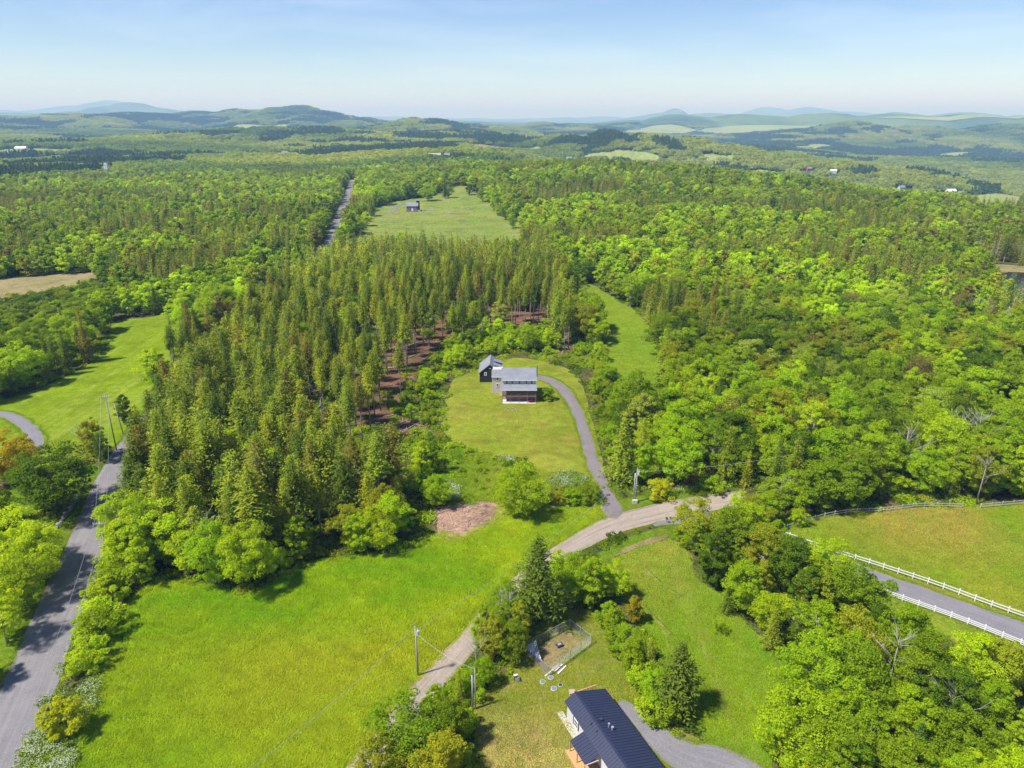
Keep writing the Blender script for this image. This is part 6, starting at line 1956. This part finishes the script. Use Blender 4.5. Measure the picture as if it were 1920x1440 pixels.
# white tower in the left wood
q = gp(205, 345)
tw = empty('antenna_tower', tuple(q))
tag(tw, 'white panelled tower rising from the left wood', 'tower')
ht = pole_height(q, 306)
mb = MB()
for sx in (-1.4, 1.4):
    for sy in (-1.4, 1.4):
        mb.bar((sx, sy, 0), (sx * 0.7, sy * 0.7, ht - 8), 0.25)
for k in range(8):
    z = (ht - 8) * k / 8
    mb.bar((-1.4, -1.4, z), (1.4, -1.4, z + (ht - 8) / 8), 0.14)
    mb.bar((1.4, -1.4, z), (-1.4, -1.4, z + (ht - 8) / 8), 0.14)
mb.build('mast', 'galvanised', tw)
for k in range(3):
    for x in (-2.0, 0.4):
        MB().box(x, x + 2.1, -1.8, 1.8, ht - 8 + k * 2.8, ht - 8 + k * 2.8 + 2.3).build('panel', 'white_paint', tw)

# ------------------------------------------------------------------ white wild flowers and tall weeds
def flower_patch(seed):
    g = np.random.default_rng(seed)
    n = 22
    c = np.column_stack([g.normal(size=n) * 0.5, g.normal(size=n) * 0.5, 0.5 + 0.4 * g.random(n)])
    a = np.column_stack([g.normal(size=n), g.normal(size=n), np.zeros(n)])
    a = unit(a)
    b = np.column_stack([-a[:, 1], a[:, 0], 0.3 * g.normal(size=n)])
    V, F = quads_from(c, a * 0.045, b * 0.045)
    m = 60
    c2 = np.column_stack([g.normal(size=m) * 0.5, g.normal(size=m) * 0.5, 0.15 + 0.35 * g.random(m)])
    nn = unit(g.normal(size=(m, 3)) + np.array([0, 0, 0.8]))
    a2 = unit(np.cross(nn, g.normal(size=(m, 3))))
    V2, F2 = quads_from(c2, a2 * 0.16, np.cross(nn, a2) * 0.1)
    return mesh_np('flower_patch', np.vstack([V, V2]), np.vstack([F, F2 + len(V)]), ['flower', 'leaves'], [0] * n + [1] * m)
FM = [flower_patch(900 + i) for i in range(3)]
fx = []
for pix, n in [([(30, 1440), (60, 1390), (85, 1365), (130, 1395), (150, 1405), (130, 1450), (100, 1480), (40, 1480)], 80), ([(150, 1290), (185, 1270), (180, 1330), (160, 1370), (145, 1350)], 25), ([(1030, 905), (1050, 886), (1090, 893), (1105, 905), (1070, 920), (1040, 922)], 60), ([(835, 905), (860, 915), (858, 938), (838, 935)], 70), ([(1290, 905), (1335, 915), (1300, 922), (1250, 925)], 40), ([(40, 1400), (110, 1255), (150, 1180), (165, 1190), (120, 1300), (70, 1410)], 14), ([(940, 860), (965, 862), (960, 872)], 25)]:
    Pq = poly(pix)
    lo, hi = Pq.min(0), Pq.max(0)
    p = lo + (hi - lo) * rg.random((n * 3, 2))
    fx.append(p[inside(Pq, p[:, 0], p[:, 1])][:n])
fx = np.vstack(fx)
n = len(fx)
scatter('wild_flowers', 'white flowering weeds along the road, hedge and lawn edge', FM, np.column_stack([fx, H(fx[:, 0], fx[:, 1]) + 0.02]), rg.random(n) * 6.28, np.repeat(0.8 + 0.6 * rg.random((n, 1)), 3, 1), rg.integers(0, 3, n), np.tile(np.array(TONE['mid green']), (n, 1)))

# ------------------------------------------------------------------ labels: look-alikes told apart by their order from left to right
ORD = ['first', 'second', 'third', 'fourth', 'fifth', 'sixth', 'seventh', 'eighth', 'ninth', 'tenth']
same = {}
for o in COL.objects:
    if o.parent is None and 'category' in o and 'label' in o:
        same.setdefault(o['label'], []).append(o)
for lab, obs in same.items():
    if len(obs) < 2 or len(obs) > 10: continue
    obs.sort(key=lambda q: project(q.location.x, q.location.y, q.location.z)[0])
    for i, o in enumerate(obs):
        w = {2: ['left one', 'right one'], 3: ['left one', 'middle one', 'right one']}.get(len(obs), [q + ' from left' for q in ORD])[i]
        if len((lab + ', ' + w).replace('-', '-').split()) <= 16:
            o['label'] = lab + ', ' + w
